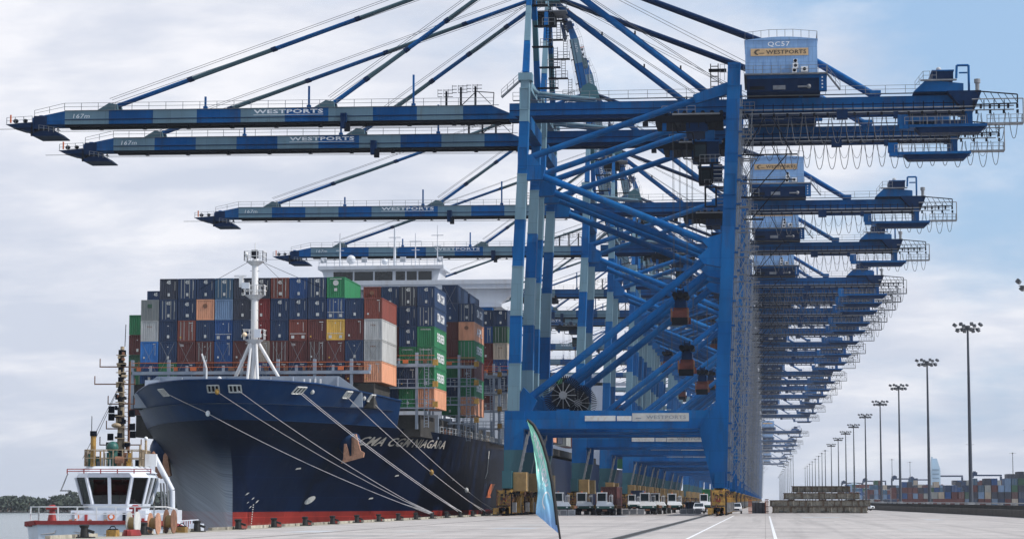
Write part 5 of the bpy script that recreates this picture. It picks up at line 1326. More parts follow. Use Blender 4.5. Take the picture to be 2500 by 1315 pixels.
# second ship berthed further along
def second_ship():
    o = thing('container_ship', (-67, 700, 0), 'dark blue container ship moored beyond the first one, seen between the crane legs', 'ship')
    m = MB((-67, 700, 0)); hb = 24.6
    sec = [(0, 0.3), (8, 6), (20, 12), (45, 19), (80, 24), (120, hb), (300, hb), (340, 20)]
    vs = []; fs = []
    for s, b in sec:
        k = 0.25+0.75*min(1, s/120)
        vs += [(-67-b*k, 690+s, -6), (-67-b, 690+s-4*(1-min(1, s/60)), 12), (-67+b, 690+s-4*(1-min(1, s/60)), 12), (-67+b*k, 690+s, -6)]
    for i in range(len(sec)-1):
        a = 4*i; b = a+4; fs += [(a, b, b+1, a+1), (a+1, b+1, b+2, a+2), (a+2, b+2, b+3, a+3)]
    fs.append((0, 1, 2, 3)); m.add(vs, fs, M['hulltop']); m.build('hull', o)
    m = MB((-67, 700, 0)); m.box(-78, -56, 800, 812, 12, 46, M['shipwhite']); m.box(-91, -43, 800, 804, 42, 43, M['shipwhite']); m.build('accommodation', o)
    m = MB((-67, 700, 0)); m.box(-77, -57, 799.9, 800, 43.2, 44.8, M['glass']); m.build('window', o)
    rnd = random.Random(4)
    for b, Y in enumerate((716, 731, 752, 767)):
        for t in range(7):
            for c in range(1):
                col = rnd.choice(['rust red', 'maroon', 'brown', 'green', 'navy', 'grey', 'rust red', 'salmon'])
                container(-46.0-PITCH*c, Y, 12.1+TIER*t, col, '%s container on the farther ship, %s stack from its bow, %s from the deck' % (col, ORD[b], ORD[t]), group='containers on the farther ship')
    for b, Y in enumerate((830, 860, 890)):
        for t in range(6):
            col = rnd.choice(cols); container(-46.0, Y, 12.1+TIER*t, col, '%s container on the farther ship abaft its bridge, %s stack, %s from the deck' % (col, ORD[b], ORD[t]), group='containers on the farther ship')
second_ship()

# ------------------------------------------------------------------ mooring lines and bollards
BOLL = []
def make_bollard():
    r = thing('mooring_bollard', (QX+0.75, 118, 0), 'x', 'bollard', 'mooring bollards along the quay edge')
    org = (QX+0.75, 118, 0)
    m = MB(org); x, y = org[0], org[1]
    m.box(x-0.55, x+0.55, y-0.6, y+0.6, 0, 0.1, M['black']); m.pipe((x-0.1, y, 0.1), (x-0.1, y, 0.75), 0.33, M['black'], 0.27, n=14); m.build('post', r)
    m = MB(org); m.pipe((x-0.12, y, 0.75), (x-0.12, y, 0.95), 0.3, M['black'], 0.38, n=14); m.pipe((x-0.12, y, 0.95), (x-0.12, y, 1.02), 0.38, M['black'], 0.24, n=14); m.beam((x, y, 0.62), (x+0.62, y, 0.42), 0.26, 0.2, M['black']); m.build('head', r)
    return r
b0 = make_bollard(); index_kids(b0)
YB = [131.6, 144.5] + [158.5+12.75*i for i in range(20)]
for i, y in enumerate(YB):
    c = b0 if i == 0 else copy_tree(b0)
    c.location = (QX+0.75, y, 0); c.scale = (0.8, 0.8, 0.78)
    c['label'] = 'black mooring bollard on the quay edge, %s counted from the camera' % ORD[i]
for i in range(24):     # bull rail segments between the bollards
    y0 = 124.0+12.75*i+1.0
    m = MB(); 
    for a, b in ((1.2, 5.4), (6.0, 10.6)): m.box(QX+0.02, QX+0.3, y0+a, y0+b, 0, 0.22, M['kerb'])
    structure(m.build('kerb'))
def mooring(a, b, n, label, knots=(), pre=()):
    a, b = Vector(a), Vector(b); m = MB(a); pts = []
    if pre: m.tube(list(pre)+[a], 0.047, M['cyl'], n=5)
    sag = (b-a).length*0.018
    for i in range(19):
        t = i/18; p = a.lerp(b, t); p.z -= sag*4*t*(1-t); pts.append(p)
    m.tube(pts, 0.047, M['cyl'], n=5)
    if n == 2: m.tube([p+Vector((0.3, 0.25, 0.0)) for p in pts], 0.042, M['cyl'], n=5)
    m.tube([pts[-1]+Vector((0.3, -0.3, 0.1)), pts[-3]], 0.05, M['cyl'], n=4)
    o = m.build('mooring_line', None, loc=tuple(a)); tag(o, label, 'mooring line', 'mooring lines from the bow')
    for k, (t, r, mt) in enumerate(knots):
        p = a.lerp(b, t); p.z -= sag*4*t*(1-t)
        m = MB(a); m.sphere(p, r, M[mt], 8, 6, (1, 1, 1.3)); m.build('rat_guard', o)
BX = QX+0.6
yb = lambda k: YB[k]
_pre = [(SHX-2.5-5.3*(1-k/8), hull_y(2.5+5.3*(1-k/8), 15.7-2.3*k/8)-0.12, 15.7-2.3*k/8) for k in range(9)]
mooring(_pre[-1], (BX, 271.5, 0.6), 1, 'lowest mooring line, from the left end of the bow, white disc on it', ((0.02, 0.3, 'letter'),), pre=_pre[:-1])
mooring((-68.5, hull_y(0.6, 15.9)-0.3, 15.9), (BX, 272.2, 0.6), 1, 'mooring line from the left fairlead at the bow tip, yellow fitting at its top', ((0.01, 0.3, 'yellow'),))
mooring((-65.6, hull_y(2.4, 15.9)-0.3, 15.9), (BX, 272.6, 0.6), 1, 'mooring line from the right fairlead of the pair at the bow tip')
mooring(hull_pt(288.1, 15.8, 1, 0.2), (BX, YB[13], 0.6), 2, 'double mooring line passing just beside the anchor on the port bow')
mooring(hull_pt(296.5, 15.6, 1, 0.2), (BX, YB[15], 0.6), 1, 'mooring line crossing the middle of the ship name, yellow fitting half way', ((0.60, 0.32, 'yellow'),))
mooring(hull_pt(301.8, 15.4, 1, 0.2), (BX, YB[16], 0.6), 1, 'rightmost bow mooring line, crossing the right end of the ship name', ((0.76, 0.3, 'letter_old'),))

# ------------------------------------------------------------------ tug
def tug():
    r = thing('tug_boat', (-50.9, 172, -5.0), 'white and red tug boat lying ahead of the ship bow, glazed wheelhouse and tall mast', 'tug boat', rz=R(7))
    W, RD = M['tugwhite'], M['tugred']
    def part(name, m, p=r): return m.build(name, p)
    # local: x across, y aft->away, z above the water
    m = MB(); sec = [(0, 4.5, 4.6), (0.8, 5.4, 4.5), (4, 5.6, 4.3), (14, 5.6, 3.6), (24, 5.2, 3.0), (30, 3.6, 3.4), (32, 0.6, 3.6)]
    vs = []; fs = []
    for y, b, d in sec: vs += [(-b*0.85, y+0.6, -1), (-b, y, d+0.75), (b, y, d+0.75), (b*0.85, y+0.6, -1)]
    for i in range(len(sec)-1):
        a = 4*i; b = a+4; fs += [(a, a+1, b+1, b), (a+2, a+3, b+3, b+2), (a+1, a+2, b+2, b+1)]
    fs.append((3, 2, 1, 0)); m.add(vs, fs, W); part('hull', m)
    m = MB()
    for i in range(len(sec)-1):
        y, b, d = sec[i]; y2, b2, d2 = sec[i+1]
        for s in (-1, 1): m.beam((s*(b+0.05), y, d+0.9), (s*(b2+0.05), y2, d2+0.9), 0.35, 0.35, RD)
    m.beam((-4.6, -0.02, 5.5), (4.6, -0.02, 5.5), 0.3, 0.3, RD); m.box(-5.3, 5.3, 0.4, 1.6, 5.2, 5.5, RD); part('rubbing_rail', m)
    m = MB(); m.rail([(-5.2, 1.0, 5.6), (-4.4, 0.1, 5.6), (4.4, 0.1, 5.6), (5.2, 1.0, 5.6), (5.5, 5, 5.4)], 1.1, M['white'], 1.5, 0.05); part('bow_rail', m)
    # deckhouse and wheelhouse
    m = MB(); m.prism([(-3.3, 4.3), (2.9, 4.3), (2.9, 6.4), (-3.0, 6.4)], 1, 6.0, 16.0, W); m.box(2.9, 4.6, 9, 15, 4.3, 6.4, M['shipwhite']); m.box(3.1, 3.5, 8.96, 9.0, 4.6, 5.9, M['dark']); m.box(3.9, 4.3, 8.96, 9.0, 5.2, 5.8, M['glass']); part('deckhouse', m)
    m = MB()
    zc0, zc1, zc2 = 6.4, 8.6, 9.0
    def wring(z, hw, y0, y1, ch): return [(-hw+ch, y0, z), (hw-ch, y0, z), (hw, y0+ch*1.4, z), (hw, y1, z), (-hw, y1, z), (-hw, y0+ch*1.4, z)]
    a = wring(6.3, 2.25, 6.6, 12.4, 1.0); b = wring(6.9, 2.4, 6.4, 12.5, 1.0)
    def ringf(m, A, B_, mat):
        n = len(A); m.add(A+B_, [(i, (i+1) % n, n+(i+1) % n, n+i) for i in range(n)]+[tuple(range(n))[::-1], tuple(range(n, 2*n))], mat)
    ringf(m, a, b, W)
    top = wring(9.0, 2.9, 5.9, 13.0, 1.1); t2 = wring(9.35, 2.65, 5.8, 13.1, 1.1); ringf(m, top, t2, W)
    t3 = wring(9.35, 2.9, 6.3, 12.6, 1.0); t4 = wring(9.9, 2.2, 7.2, 12.0, 0.8); ringf(m, t3, t4, W)
    win0 = wring(6.9, 2.37, 6.42, 12.5, 1.0)
    for i in range(6):
        m.beam(win0[i], top[i], 0.22, 0.22, W); j = (i+1) % 6
        if i in (0, 2, 3, 4): m.beam(Vector(win0[i]).lerp(Vector(win0[j]), 0.5), Vector(top[i]).lerp(Vector(top[j]), 0.5), 0.26, 0.22, W)
    wh = part('wheelhouse', m)
    m = MB()
    for i in range(6):
        j = (i+1) % 6; m.add([win0[i], win0[j], top[j], top[i]], [(0, 1, 2, 3)], M['tugglass'])
    part('window', m, wh)
    m = MB(); m.box(-2.4, 2.4, 7.2, 12.0, 6.6, 6.7, M['dark'])
    for x in (-1.7, -0.3, 0.6): m.box(x, x+0.75, 7.6, 8.2, 6.7, 7.6, M['green'])
    m.box(-0.9, 0.7, 6.9, 7.3, 6.7, 7.1, M['dark']); m.box(1.0, 1.7, 8, 8.4, 6.7, 7.3, M['tugred']); m.box(-2.3, 2.3, 12.2, 12.3, 6.7, 8.9, M['dark']); part('cabin_interior', m, wh)
    m = MB(); m.rail([(-3.3, 5.7, 9.3), (3.3, 5.7, 9.3)], 0.35, RD, 1.2, 0.04); m.box(-3.9, -3.2, 6, 6.5, 7.9, 8.0, M['galv']); m.tube([(-3.3, 6, 9.3), (-3.8, 6, 8.0)], 0.05, M['galv'], n=4); part('roof_rail', m, wh)
    # roof deck: rails, searchlight, monitor and life rings
    m = MB(); m.rail([(-2.2, 7.3, 9.9), (2.3, 7.3, 9.9), (2.3, 12, 9.9), (-2.2, 12, 9.9), (-2.2, 7.3, 9.9)], 1.3, M['cream'], 0.7, 0.045); part('top_rail', m)
    m = MB(); m.pipe((-1.6, 7.6, 9.9), (-1.6, 7.6, 12.3), 0.22, M['yellow'], n=8); m.pipe((-1.6, 7.6, 12.3), (-1.6, 7.6, 12.7), 0.28, M['dark'], n=8); m.pipe((-1.75, 7.6, 12.7), (-1.75, 7.6, 13.9), 0.03, M['dark'], n=4)
    m.pipe((2.1, 8, 9.9), (2.1, 8, 11.6), 0.1, M['cream'], n=8); m.pipe((2.4, 9, 9.9), (2.4, 9, 12.0), 0.1, M['cream'], n=8); m.sphere((2.4, 9, 12.15), 0.16, M['white'], 8, 6); part('light_post', m)
    m = MB(); m.pipe((0.0, 7.9, 9.9), (0.0, 7.9, 11.2), 0.3, M['darkgreen'], n=8); m.sphere((-0.1, 7.8, 11.4), 0.5, M['darkgreen'], 10, 7); m.pipe((0.2, 7.4, 10.4), (0.9, 7.4, 10.4), 0.3, M['rust'], n=10); m.box(2.4, 3.3, 8.6, 9.2, 9.9, 10.9, M['white']); tag(part('fire_monitor', m), kind='stuff')
    # mast
    m = MB(); m.pipe((0.3, 9.5, 9.8), (0.3, 9.5, 19.6), 0.34, M['cream'], 0.16, n=10); m.pipe((0.9, 9.7, 9.8), (0.9, 9.7, 18.4), 0.1, M['rust'], n=6); m.pipe((0.5, 9.5, 19.6), (0.55, 9.5, 21.4), 0.03, M['dark'], n=4)
    ms = part('mast', m)
    m = MB()
    for z in (12.2, 13.1, 14.0, 15.1, 15.9, 16.7, 17.5, 18.2, 18.9): m.pipe((0.25, 9.1, z), (0.25, 9.1, z+0.4), 0.2, M['dark'], n=8); m.box(-0.1, 0.7, 8.9, 9.3, z-0.06, z, M['cream'])
    for z, x0, x1 in ((17.9, -1.5, 1.7), (16.5, -1.9, 1.4), (14.9, -0.8, 1.4), (12.9, -0.9, 1.4), (11.6, -1.4, 2.0)): m.box(x0, x1, 9.3, 9.45, z, z+0.09, M['rust']); m.box(x0, x0+0.07, 9.3, 9.4, z, z+0.7, M['rust']); m.box(x1-0.07, x1, 9.3, 9.4, z, z+0.5, M['rust'])
    for x, z in ((-0.45, 14.2), (-0.45, 13.6), (-0.5, 12.0), (1.2, 13.9), (1.25, 12.8), (1.3, 12.2), (-0.6, 11.3)): m.box(x-0.22, x+0.22, 9.0, 9.4, z, z+0.55, M['dark'])
    m.sphere((0.0, 9.0, 13.2), 0.42, M['cream'], 10, 6, (1, 1, 0.5)); part('mast_lights', m, ms)
    m = MB()
    for x in (-2.2, -2.5): m.pipe((x, 8, 10.5), (0.5, 9.4, 17.2), 0.02, M['dark'], n=4)
    part('mast_stays', m, ms)
    m = MB(); rnd = random.Random(9)
    for k in range(46):
        z = rnd.uniform(10, 19); s = 1.0-(z-10)/12; x = 0.3+rnd.uniform(-0.75, 0.75)*s; w = rnd.uniform(0.06, 0.2); h = rnd.uniform(0.1, 0.55)
        m.box(x-w, x+w, 9.0+rnd.uniform(-0.2, 0.4), 9.5, z, z+h, M[rnd.choice(('dark', 'rust', 'dark', 'cream', 'black'))])
    for k in range(22): m.box(0.55, 0.95, 9.62, 9.66, 10.2+k*0.37, 10.24+k*0.37, M['rust'])
    tag(m.build('mast_fittings', ms), kind='stuff')
    m = MB()
    for k in range(30):
        x = rnd.uniform(-2.3, 2.4); z = 9.9; h = rnd.uniform(0.2, 1.2); w = rnd.uniform(0.05, 0.16); y_ = rnd.uniform(7.4, 9.5)
        m.box(x-w, x+w, y_, y_+0.2, z, z+h, M[rnd.choice(('dark', 'rust', 'cream', 'white', 'yellow', 'darkgreen', 'galv'))])
    tag(m.build('roof_fittings', r), kind='stuff')
    m = MB()
    for x in (-2.9, -1.9, -0.4, 1.1, 1.6, 2.6):
        m.box(x, x+0.22, 5.85, 5.99, 5.3, 5.3+rnd.uniform(0.4, 1.0), M[rnd.choice(('dark', 'galv', 'darkgreen', 'tugred'))])
    for x in (-2.6, 0.2, 2.2): m.pipe((x, 5.97, 5.9), (x, 5.9, 5.9), 0.28, M['orange'], n=14); m.pipe((x, 5.89, 5.9), (x, 5.88, 5.9), 0.15, W, n=12)
    for k in range(4): m.tube([(-4.6+2.4*k, 0.4, 5.5), (-4.2+2.4*k, 0.1, 4.6+0.2*(k % 2)), (-3.2+2.4*k, 0.0, 4.7), (-2.6+2.4*k, 0.3, 5.5)], 0.05, M['cyl'], n=5)
    m.build('deck_fittings', r)
    # funnel pipe on the right, leaning
    m = MB(); m.pipe((2.6, 12.5, 10.8), (4.1, 12.5, 8.0), 0.23, M['shipwhite'], n=12); m.pipe((4.1, 12.5, 8.0), (4.15, 12.5, 6.2), 0.22, M['shipwhite'], n=12); m.pipe((2.4, 12.5, 11.1), (2.6, 12.5, 10.8), 0.2, M['rust'], n=12); part('exhaust_pipe', m)
    m = MB()
    for x in (3.4, 3.65, 3.9): m.pipe((x, 12.1, 6.2), (x-0.2, 12.1, 8.6), 0.08, M['galv'], n=6)
    part('deck_pipes', m)
    for x in (-3.7, 2.7):      # towing bitts
        m = MB(); m.pipe((x, 1.8, 5.3), (x, 1.8, 6.5), 0.42, RD, 0.2, n=10); m.box(x-0.42, x+0.42, 1.5, 2.1, 6.5, 6.7, RD); m.pipe((x, 1.8, 6.7), (x, 1.8, 6.85), 0.35, RD, 0.18, n=10); m.build('towing_bitt', r)
    m = MB(); m.pipe((-2.0, 0.9, 5.0), (0.5, 0.9, 5.0), 0.5, M['tanbox'], n=14)
    m.build('winch_drum', r)
    m = MB(); 
    for x in (-2.2, -0.7, 0.5): m.pipe((x, 0.9, 5.0), (x+0.18, 0.9, 5.0), 0.75, M['rust'], n=16)
    m.build('winch_flange', r)
    m = MB(); m.beam((4.7, 5, 6.0), (5.4, 17, 4.2), 0.2, 0.4, W); m.box(4.6, 5.6, 20, 22, 3.4, 5.2, W); m.rail([(4.6, 14, 4.2), (4.6, 26, 4.2)], 1.3, W, 1.5, 0.05); m.box(3.6, 4.4, 22, 23.5, 3.5, 5.5, RD); m.build('stern_gear', r)
    m = MB()
    for k in range(7): 
        t = k*0.8; m.pipe((-4.6+k*1.5, -0.25, 3.2), (-4.6+k*1.5, -0.1, 3.2), 0.55, M['black'], n=14)
    m.build('tyre_fender', r)
M['tugglass'] = None
def glass():
    m = bpy.data.materials.new('tug_window_glass'); m.use_nodes = True
    nt = m.node_tree; nt.nodes.clear(); out = N(nt, 'ShaderNodeOutputMaterial'); tr = N(nt, 'ShaderNodeBsdfTransparent'); gl = N(nt, 'ShaderNodeBsdfGlossy'); gl.inputs['Roughness'].default_value = 0.03
    tr.inputs[0].default_value = (0.13, 0.17, 0.16, 1); mx = N(nt, 'ShaderNodeMixShader'); fr = N(nt, 'ShaderNodeFresnel'); nt.links.new(fr.outputs[0], mx.inputs[0]); nt.links.new(tr.outputs[0], mx.inputs[1]); nt.links.new(gl.outputs[0], mx.inputs[2]); nt.links.new(mx.outputs[0], out.inputs[0]); return m
M['tugglass'] = glass()
tug()
M['greysteel'] = paint('grey_steel_plate', (0.10, 0.11, 0.13), 0.6, 0.3, 1.0, (0.04, 0.035, 0.03), 0.7)
# ------------------------------------------------------------------ feather flag in the foreground
def flag_mat():
    m = bpy.data.materials.new('flag_fabric'); m.use_nodes = True
    nt = m.node_tree; lk = nt.links; b = nt.nodes['Principled BSDF']; b.inputs['Roughness'].default_value = 0.8
    g = N(nt, 'ShaderNodeTexCoord'); sx = N(nt, 'ShaderNodeSeparateXYZ'); lk.new(g.outputs['Object'], sx.inputs[0])
    r = N(nt, 'ShaderNodeValToRGB'); e = r.color_ramp.elements
    mr = N(nt, 'ShaderNodeMapRange', ins={1: 1.0, 2: 4.8, 3: 0, 4: 1}); lk.new(sx.outputs[2], mr.inputs[0])
    e[0].position, e[0].color = 0.08, (0.24, 0.40, 0.72, 1); e[1].position, e[1].color = 1.0, (0.38, 0.80, 0.62, 1)
    k = e.new(0.38); k.color = (0.32, 0.66, 0.80, 1); k = e.new(0.6); k.color = (0.38, 0.82, 0.68, 1)
    n = N(nt, 'ShaderNodeTexNoise', ins={'Scale': 3.0, 'Detail': 4.0}); mp = N(nt, 'ShaderNodeMapping'); mp.inputs['Scale'].default_value = (3, 3, 0.35); lk.new(g.outputs['Object'], mp.inputs[0]); lk.new(mp.outputs[0], n.inputs['Vector'])
    mm = N(nt, 'ShaderNodeMapRange', ins={1: 0.3, 2: 0.7, 3: 0.8, 4: 1.15}); lk.new(n.outputs[0], mm.inputs[0])
    mx = N(nt, 'ShaderNodeMix', data_type='RGBA', blend_type='MULTIPLY', ins={0: 1.0}); lk.new(r.outputs[0], mx.inputs[6]); lk.new(mm.outputs[0], mx.inputs[7])
    lk.new(mr.outputs[0], r.inputs[0]); lk.new(mx.outputs[2], b.inputs['Base Color'])
    # thin cloth lets some light through
    out = [q for q in nt.nodes if q.type == 'OUTPUT_MATERIAL'][0]
    tl = N(nt, 'ShaderNodeBsdfTranslucent'); lk.new(mx.outputs[2], tl.inputs[0]); ms = N(nt, 'ShaderNodeMixShader', ins={0: 0.35}); lk.new(b.outputs[0], ms.inputs[1]); lk.new(tl.outputs[0], ms.inputs[2]); lk.new(ms.outputs[0], out.inputs[0])
    return m
def feather_flag():
    Y = 75.0; FX = -6.55
    r = thing('feather_flag', (FX, Y, 0), 'green and blue feather flag on a curved black pole, alone on the foreground concrete', 'flag')
    # pole curve (x, z)
    pole = [(-6.55, 0.0), (-6.62, 0.7), (-6.72, 1.4), (-6.80, 2.1), (-6.90, 2.8), (-7.02, 3.4), (-7.17, 3.95), (-7.33, 4.35), (-7.50, 4.65), (-7.64, 4.78), (-7.72, 4.81)]
    left = [(-7.72, 4.79), (-7.62, 4.3), (-7.52, 3.85), (-7.44, 3.4), (-7.40, 2.9), (-7.38, 2.5), (-7.42, 2.2), (-7.46, 1.95), (-7.45, 1.75)]
    bot = (-6.70, 1.12)
    m = MB((FX, Y, 0)); m.tube([(a, Y, b) for a, b in pole], 0.035, M['black'], n=8); m.pipe((FX, Y, 0), (FX, Y, 0.25), 0.09, M['black'], n=10)
    for a in (0.3, 1.9, 3.5, 5.1): m.beam((FX, Y, 0.06), (FX+0.7*math.cos(a), Y+0.7*math.sin(a), 0.03), 0.05, 0.03, M['black'])
    m.build('pole', r)
    def interp(L, t):
        f = t*(len(L)-1); i = min(int(f), len(L)-2); u = f-i; return (L[i][0]+(L[i+1][0]-L[i][0])*u, L[i][1]+(L[i+1][1]-L[i][1])*u)
    pr = pole[::-1][:-2]        # top -> low
    pr = pr[:]; pr[-1] = bot
    def surf(u, v):           # u: 0 pole .. 1 free edge ; v: 0 top .. 1 bottom
        a = interp(pr, v); b = interp(left, v); s = 0.13*math.sin(u*7+v*9)*u + 0.07*math.sin(u*15+v*5)*u + 0.03*math.sin(v*38+u*6)*u
        return (a[0]+(b[0]-a[0])*u, Y+s, a[1]+(b[1]-a[1])*u)
    m = MB((FX, Y, 0)); nu, nv = 14, 40; vs = [surf(i/nu, j/nv) for j in range(nv+1) for i in range(nu+1)]
    fs = [(j*(nu+1)+i, j*(nu+1)+i+1, (j+1)*(nu+1)+i+1, (j+1)*(nu+1)+i) for j in range(nv) for i in range(nu)]
    m.add(vs, fs, FM, True); cl = m.build('cloth', r)
    m = MB((FX, Y, 0)); m.tube([(a-0.03, Y-0.01, b) for a, b in pole[2:]], 0.05, M['black'], n=6); m.build('sleeve', cl)
    # lettering climbs the cloth
    m = MB((FX, Y, 0))
    def lay(body, u0, u1, v0, v1, bold=0.03):
        vs, fs = text2d(body, bold, 0, 2)
        P = [surf(u1+(u0-u1)*b, v1+(v0-v1)*a) for a, b in vs]
        m.add([(p[0], p[1]-0.012, p[2]) for p in P], fs, M['letter'])
    lay('WESTPORTS', 0.26, 0.60, 0.24, 0.74, 0.06)
    lay('MALAYSIA', 0.72, 0.88, 0.24, 0.5, 0.02)
    for k in range(10):
        t0, t1 = R(-60+24*k), R(-36+24*k)
        def pt(t, rr): return surf(0.45+rr*0.22*math.cos(t), 0.84-rr*0.075*math.sin(t))
        q = [pt(t0, 1), pt(t1, 1), pt(t1, 0.7+0.02*k), pt(t0, 0.7+0.02*k)]; m.add([(p[0], p[1]-0.012, p[2]) for p in q], [(0, 1, 2, 3)], M['letter'])
    m.build('lettering', cl)
FM = flag_mat()
feather_flag()

# ------------------------------------------------------------------ vehicles under the cranes
def tractor_proto():
    r = thing('terminal_tractor', (0, 0, 0), 'x', 'terminal tractor', 'terminal tractors waiting under the cranes')
    W = M['white']
    m = MB(); m.box(-1.25, 1.25, 0.1, 4.6, 0.75, 1.05, M['dark'])
    m.hexa([(-1.3, 0.0, 1.35), (1.3, 0.0, 1.35), (1.3, 1.9, 1.35), (-1.3, 1.9, 1.35)], [(-1.2, 0.35, 1.95), (0.9, 0.35, 1.95), (0.9, 1.9, 1.95), (-1.2, 1.9, 1.95)], W); m.build('hood', r)
    m = MB(); m.box(-1.3, 1.3, -0.08, 0.12, 0.98, 1.35, M['darkgreen']); m.box(-1.3, 1.3, -0.16, 0.0, 0.55, 0.95, M['dark']); m.box(-0.35, 0.35, -0.2, -0.14, 0.6, 0.85, M['rust']); m.build('bumper', r)
    m = MB()      # cab frame
    for x in (-1.22, 0.12):
        m.box(x, x+0.13, 0.4, 0.53, 1.9, 3.3, W); m.box(x, x+0.13, 1.9, 2.03, 1.35, 3.3, W)
    m.box(-1.22, 0.25, 0.4, 2.03, 3.2, 3.36, W); m.box(-1.22, 0.25, 0.4, 0.53, 1.9, 2.1, W); m.box(-1.22, 0.25, 1.9, 2.0, 1.35, 2.2, W); m.box(-1.2, -1.1, 0.53, 1.9, 1.9, 2.15, W); m.box(0.13, 0.23, 0.53, 1.9, 1.9, 2.15, W)
    m.sphere((-0.5, 1.0, 3.42), 0.12, M['orange'], 8, 5)
    cb = m.build('cab', r)
    m = MB(); m.box(-1.09, 0.12, 0.44, 0.47, 2.1, 3.2, M['glasslight']); m.box(-1.19, -1.16, 0.53, 1.9, 2.15, 3.2, M['glasslight']); m.box(0.19, 0.22, 0.53, 1.9, 2.15, 3.2, M['glasslight']); m.build('windscreen', cb)
    m = MB(); m.box(1.05, 1.12, 1.0, 1.07, 1.6, 3.0, W); m.box(0.5, 0.56, 1.9, 1.96, 1.95, 2.9, W); m.box(0.5, 1.1, 1.9, 1.96, 2.8, 2.9, W); m.pipe((0.75, 2.3, 1.0), (0.75, 2.3, 3.1), 0.09, M['galv'], n=8); m.build('side_frame', r)
    for x in (-1.0, 0.85): m = MB(); m.box(x-0.13, x+0.13, -0.12, -0.08, 1.1, 1.28, M['letter']); m.build('headlight', r)
    for x in (-1.02, 1.02):
        for y in (0.9, 3.9):
            m = MB(); m.pipe((x-0.2, y, 0.52), (x+0.2, y, 0.52), 0.52, M['black'], n=16); w = m.build('wheel', r)
            m = MB(); s = 1 if x > 0 else -1; m.pipe((x+s*0.2, y, 0.52), (x+s*0.22, y, 0.52), 0.25, M['galv'], n=12); m.build('rim', w)
    return r
def trailer_proto():
    r = thing('container_trailer', (0, 0, 0), 'x', 'trailer', 'yard trailers behind the tractors')
    m = MB()
    for x in (-1.15, -0.4, 0.25, 1.0): m.box(x, x+0.16, 0, 12.3, 1.0, 1.4, M['rust'])
    for y in range(0, 13, 2): m.box(-1.2, 1.2, y, y+0.2, 1.05, 1.35, M['rust'])
    m.box(-1.25, 1.25, 0, 0.15, 1.0, 1.5, M['yellow']); m.build('frame', r)
    m = MB()
    for y in (8.6, 9.9, 11.2):
        for x in (-0.95, 0.95): m.pipe((x-0.28, y, 0.5), (x+0.28, y, 0.5), 0.5, M['black'], n=14)
    m.build('wheels', r)
    for x in (-0.8, 0.8): m = MB(); m.box(x-0.07, x+0.07, 2.2, 2.35, 0.05, 1.0, M['galv']); m.build('leg', r)
    return r
tp = tractor_proto(); index_kids(tp); trl = trailer_proto(); index_kids(trl)
tractors = [(-29.4, 333, 'tractor half hidden behind the feather flag', None), (-26.9, 344.5, 'white terminal tractor left of the one pulling a red container, empty trailer', None),
 (-23.3, 336.5, 'white terminal tractor pulling a dark red container, windscreen facing the camera', 'maroon'), (-18.0, 355.5, 'white terminal tractor standing alone in the middle under the portal beam', None),
 (-17.2, 372, 'white terminal tractor close behind the lone middle one', None), (-15.6, 400, 'small white terminal tractor right of the middle one, farther back', None),
 (-26.6, 470, 'distant terminal tractor with a dark container behind it', 'navy'), (-10.6, 420, 'distant terminal tractor just left of the landside crane bogie', 'green')]
for i, (x, y, lab, load) in enumerate(tractors):
    c = tp if i == 0 else copy_tree(tp)
    c.location = (x, y, 0); c['label'] = lab if lab.startswith(('white', 'small', 'distant')) else 'white terminal ' + lab
    t = trl if i == 0 else copy_tree(trl)
    t.location = (x+0.3, y+3.6, 0); t['label'] = 'rust brown yard trailer hitched ' + ('behind the tractor half hidden by the feather flag', 'behind the tractor left of the red container', 'under the dark red container near the flag', 'to the lone tractor standing in the middle', 'close behind the lone middle tractor', 'to the small tractor right of the middle one', 'under the distant dark container', 'under the green container by the landside bogie')[i]
    if load: container(x-0.9, y+4.2, 1.42, load, '%s container loaded on a yard trailer, %s' % (load, {'maroon': 'right behind a near terminal tractor', 'navy': 'far back between the crane legs', 'green': 'far back beside the landside bogie'}[load]), None, None, 'containers on yard trailers', 0)

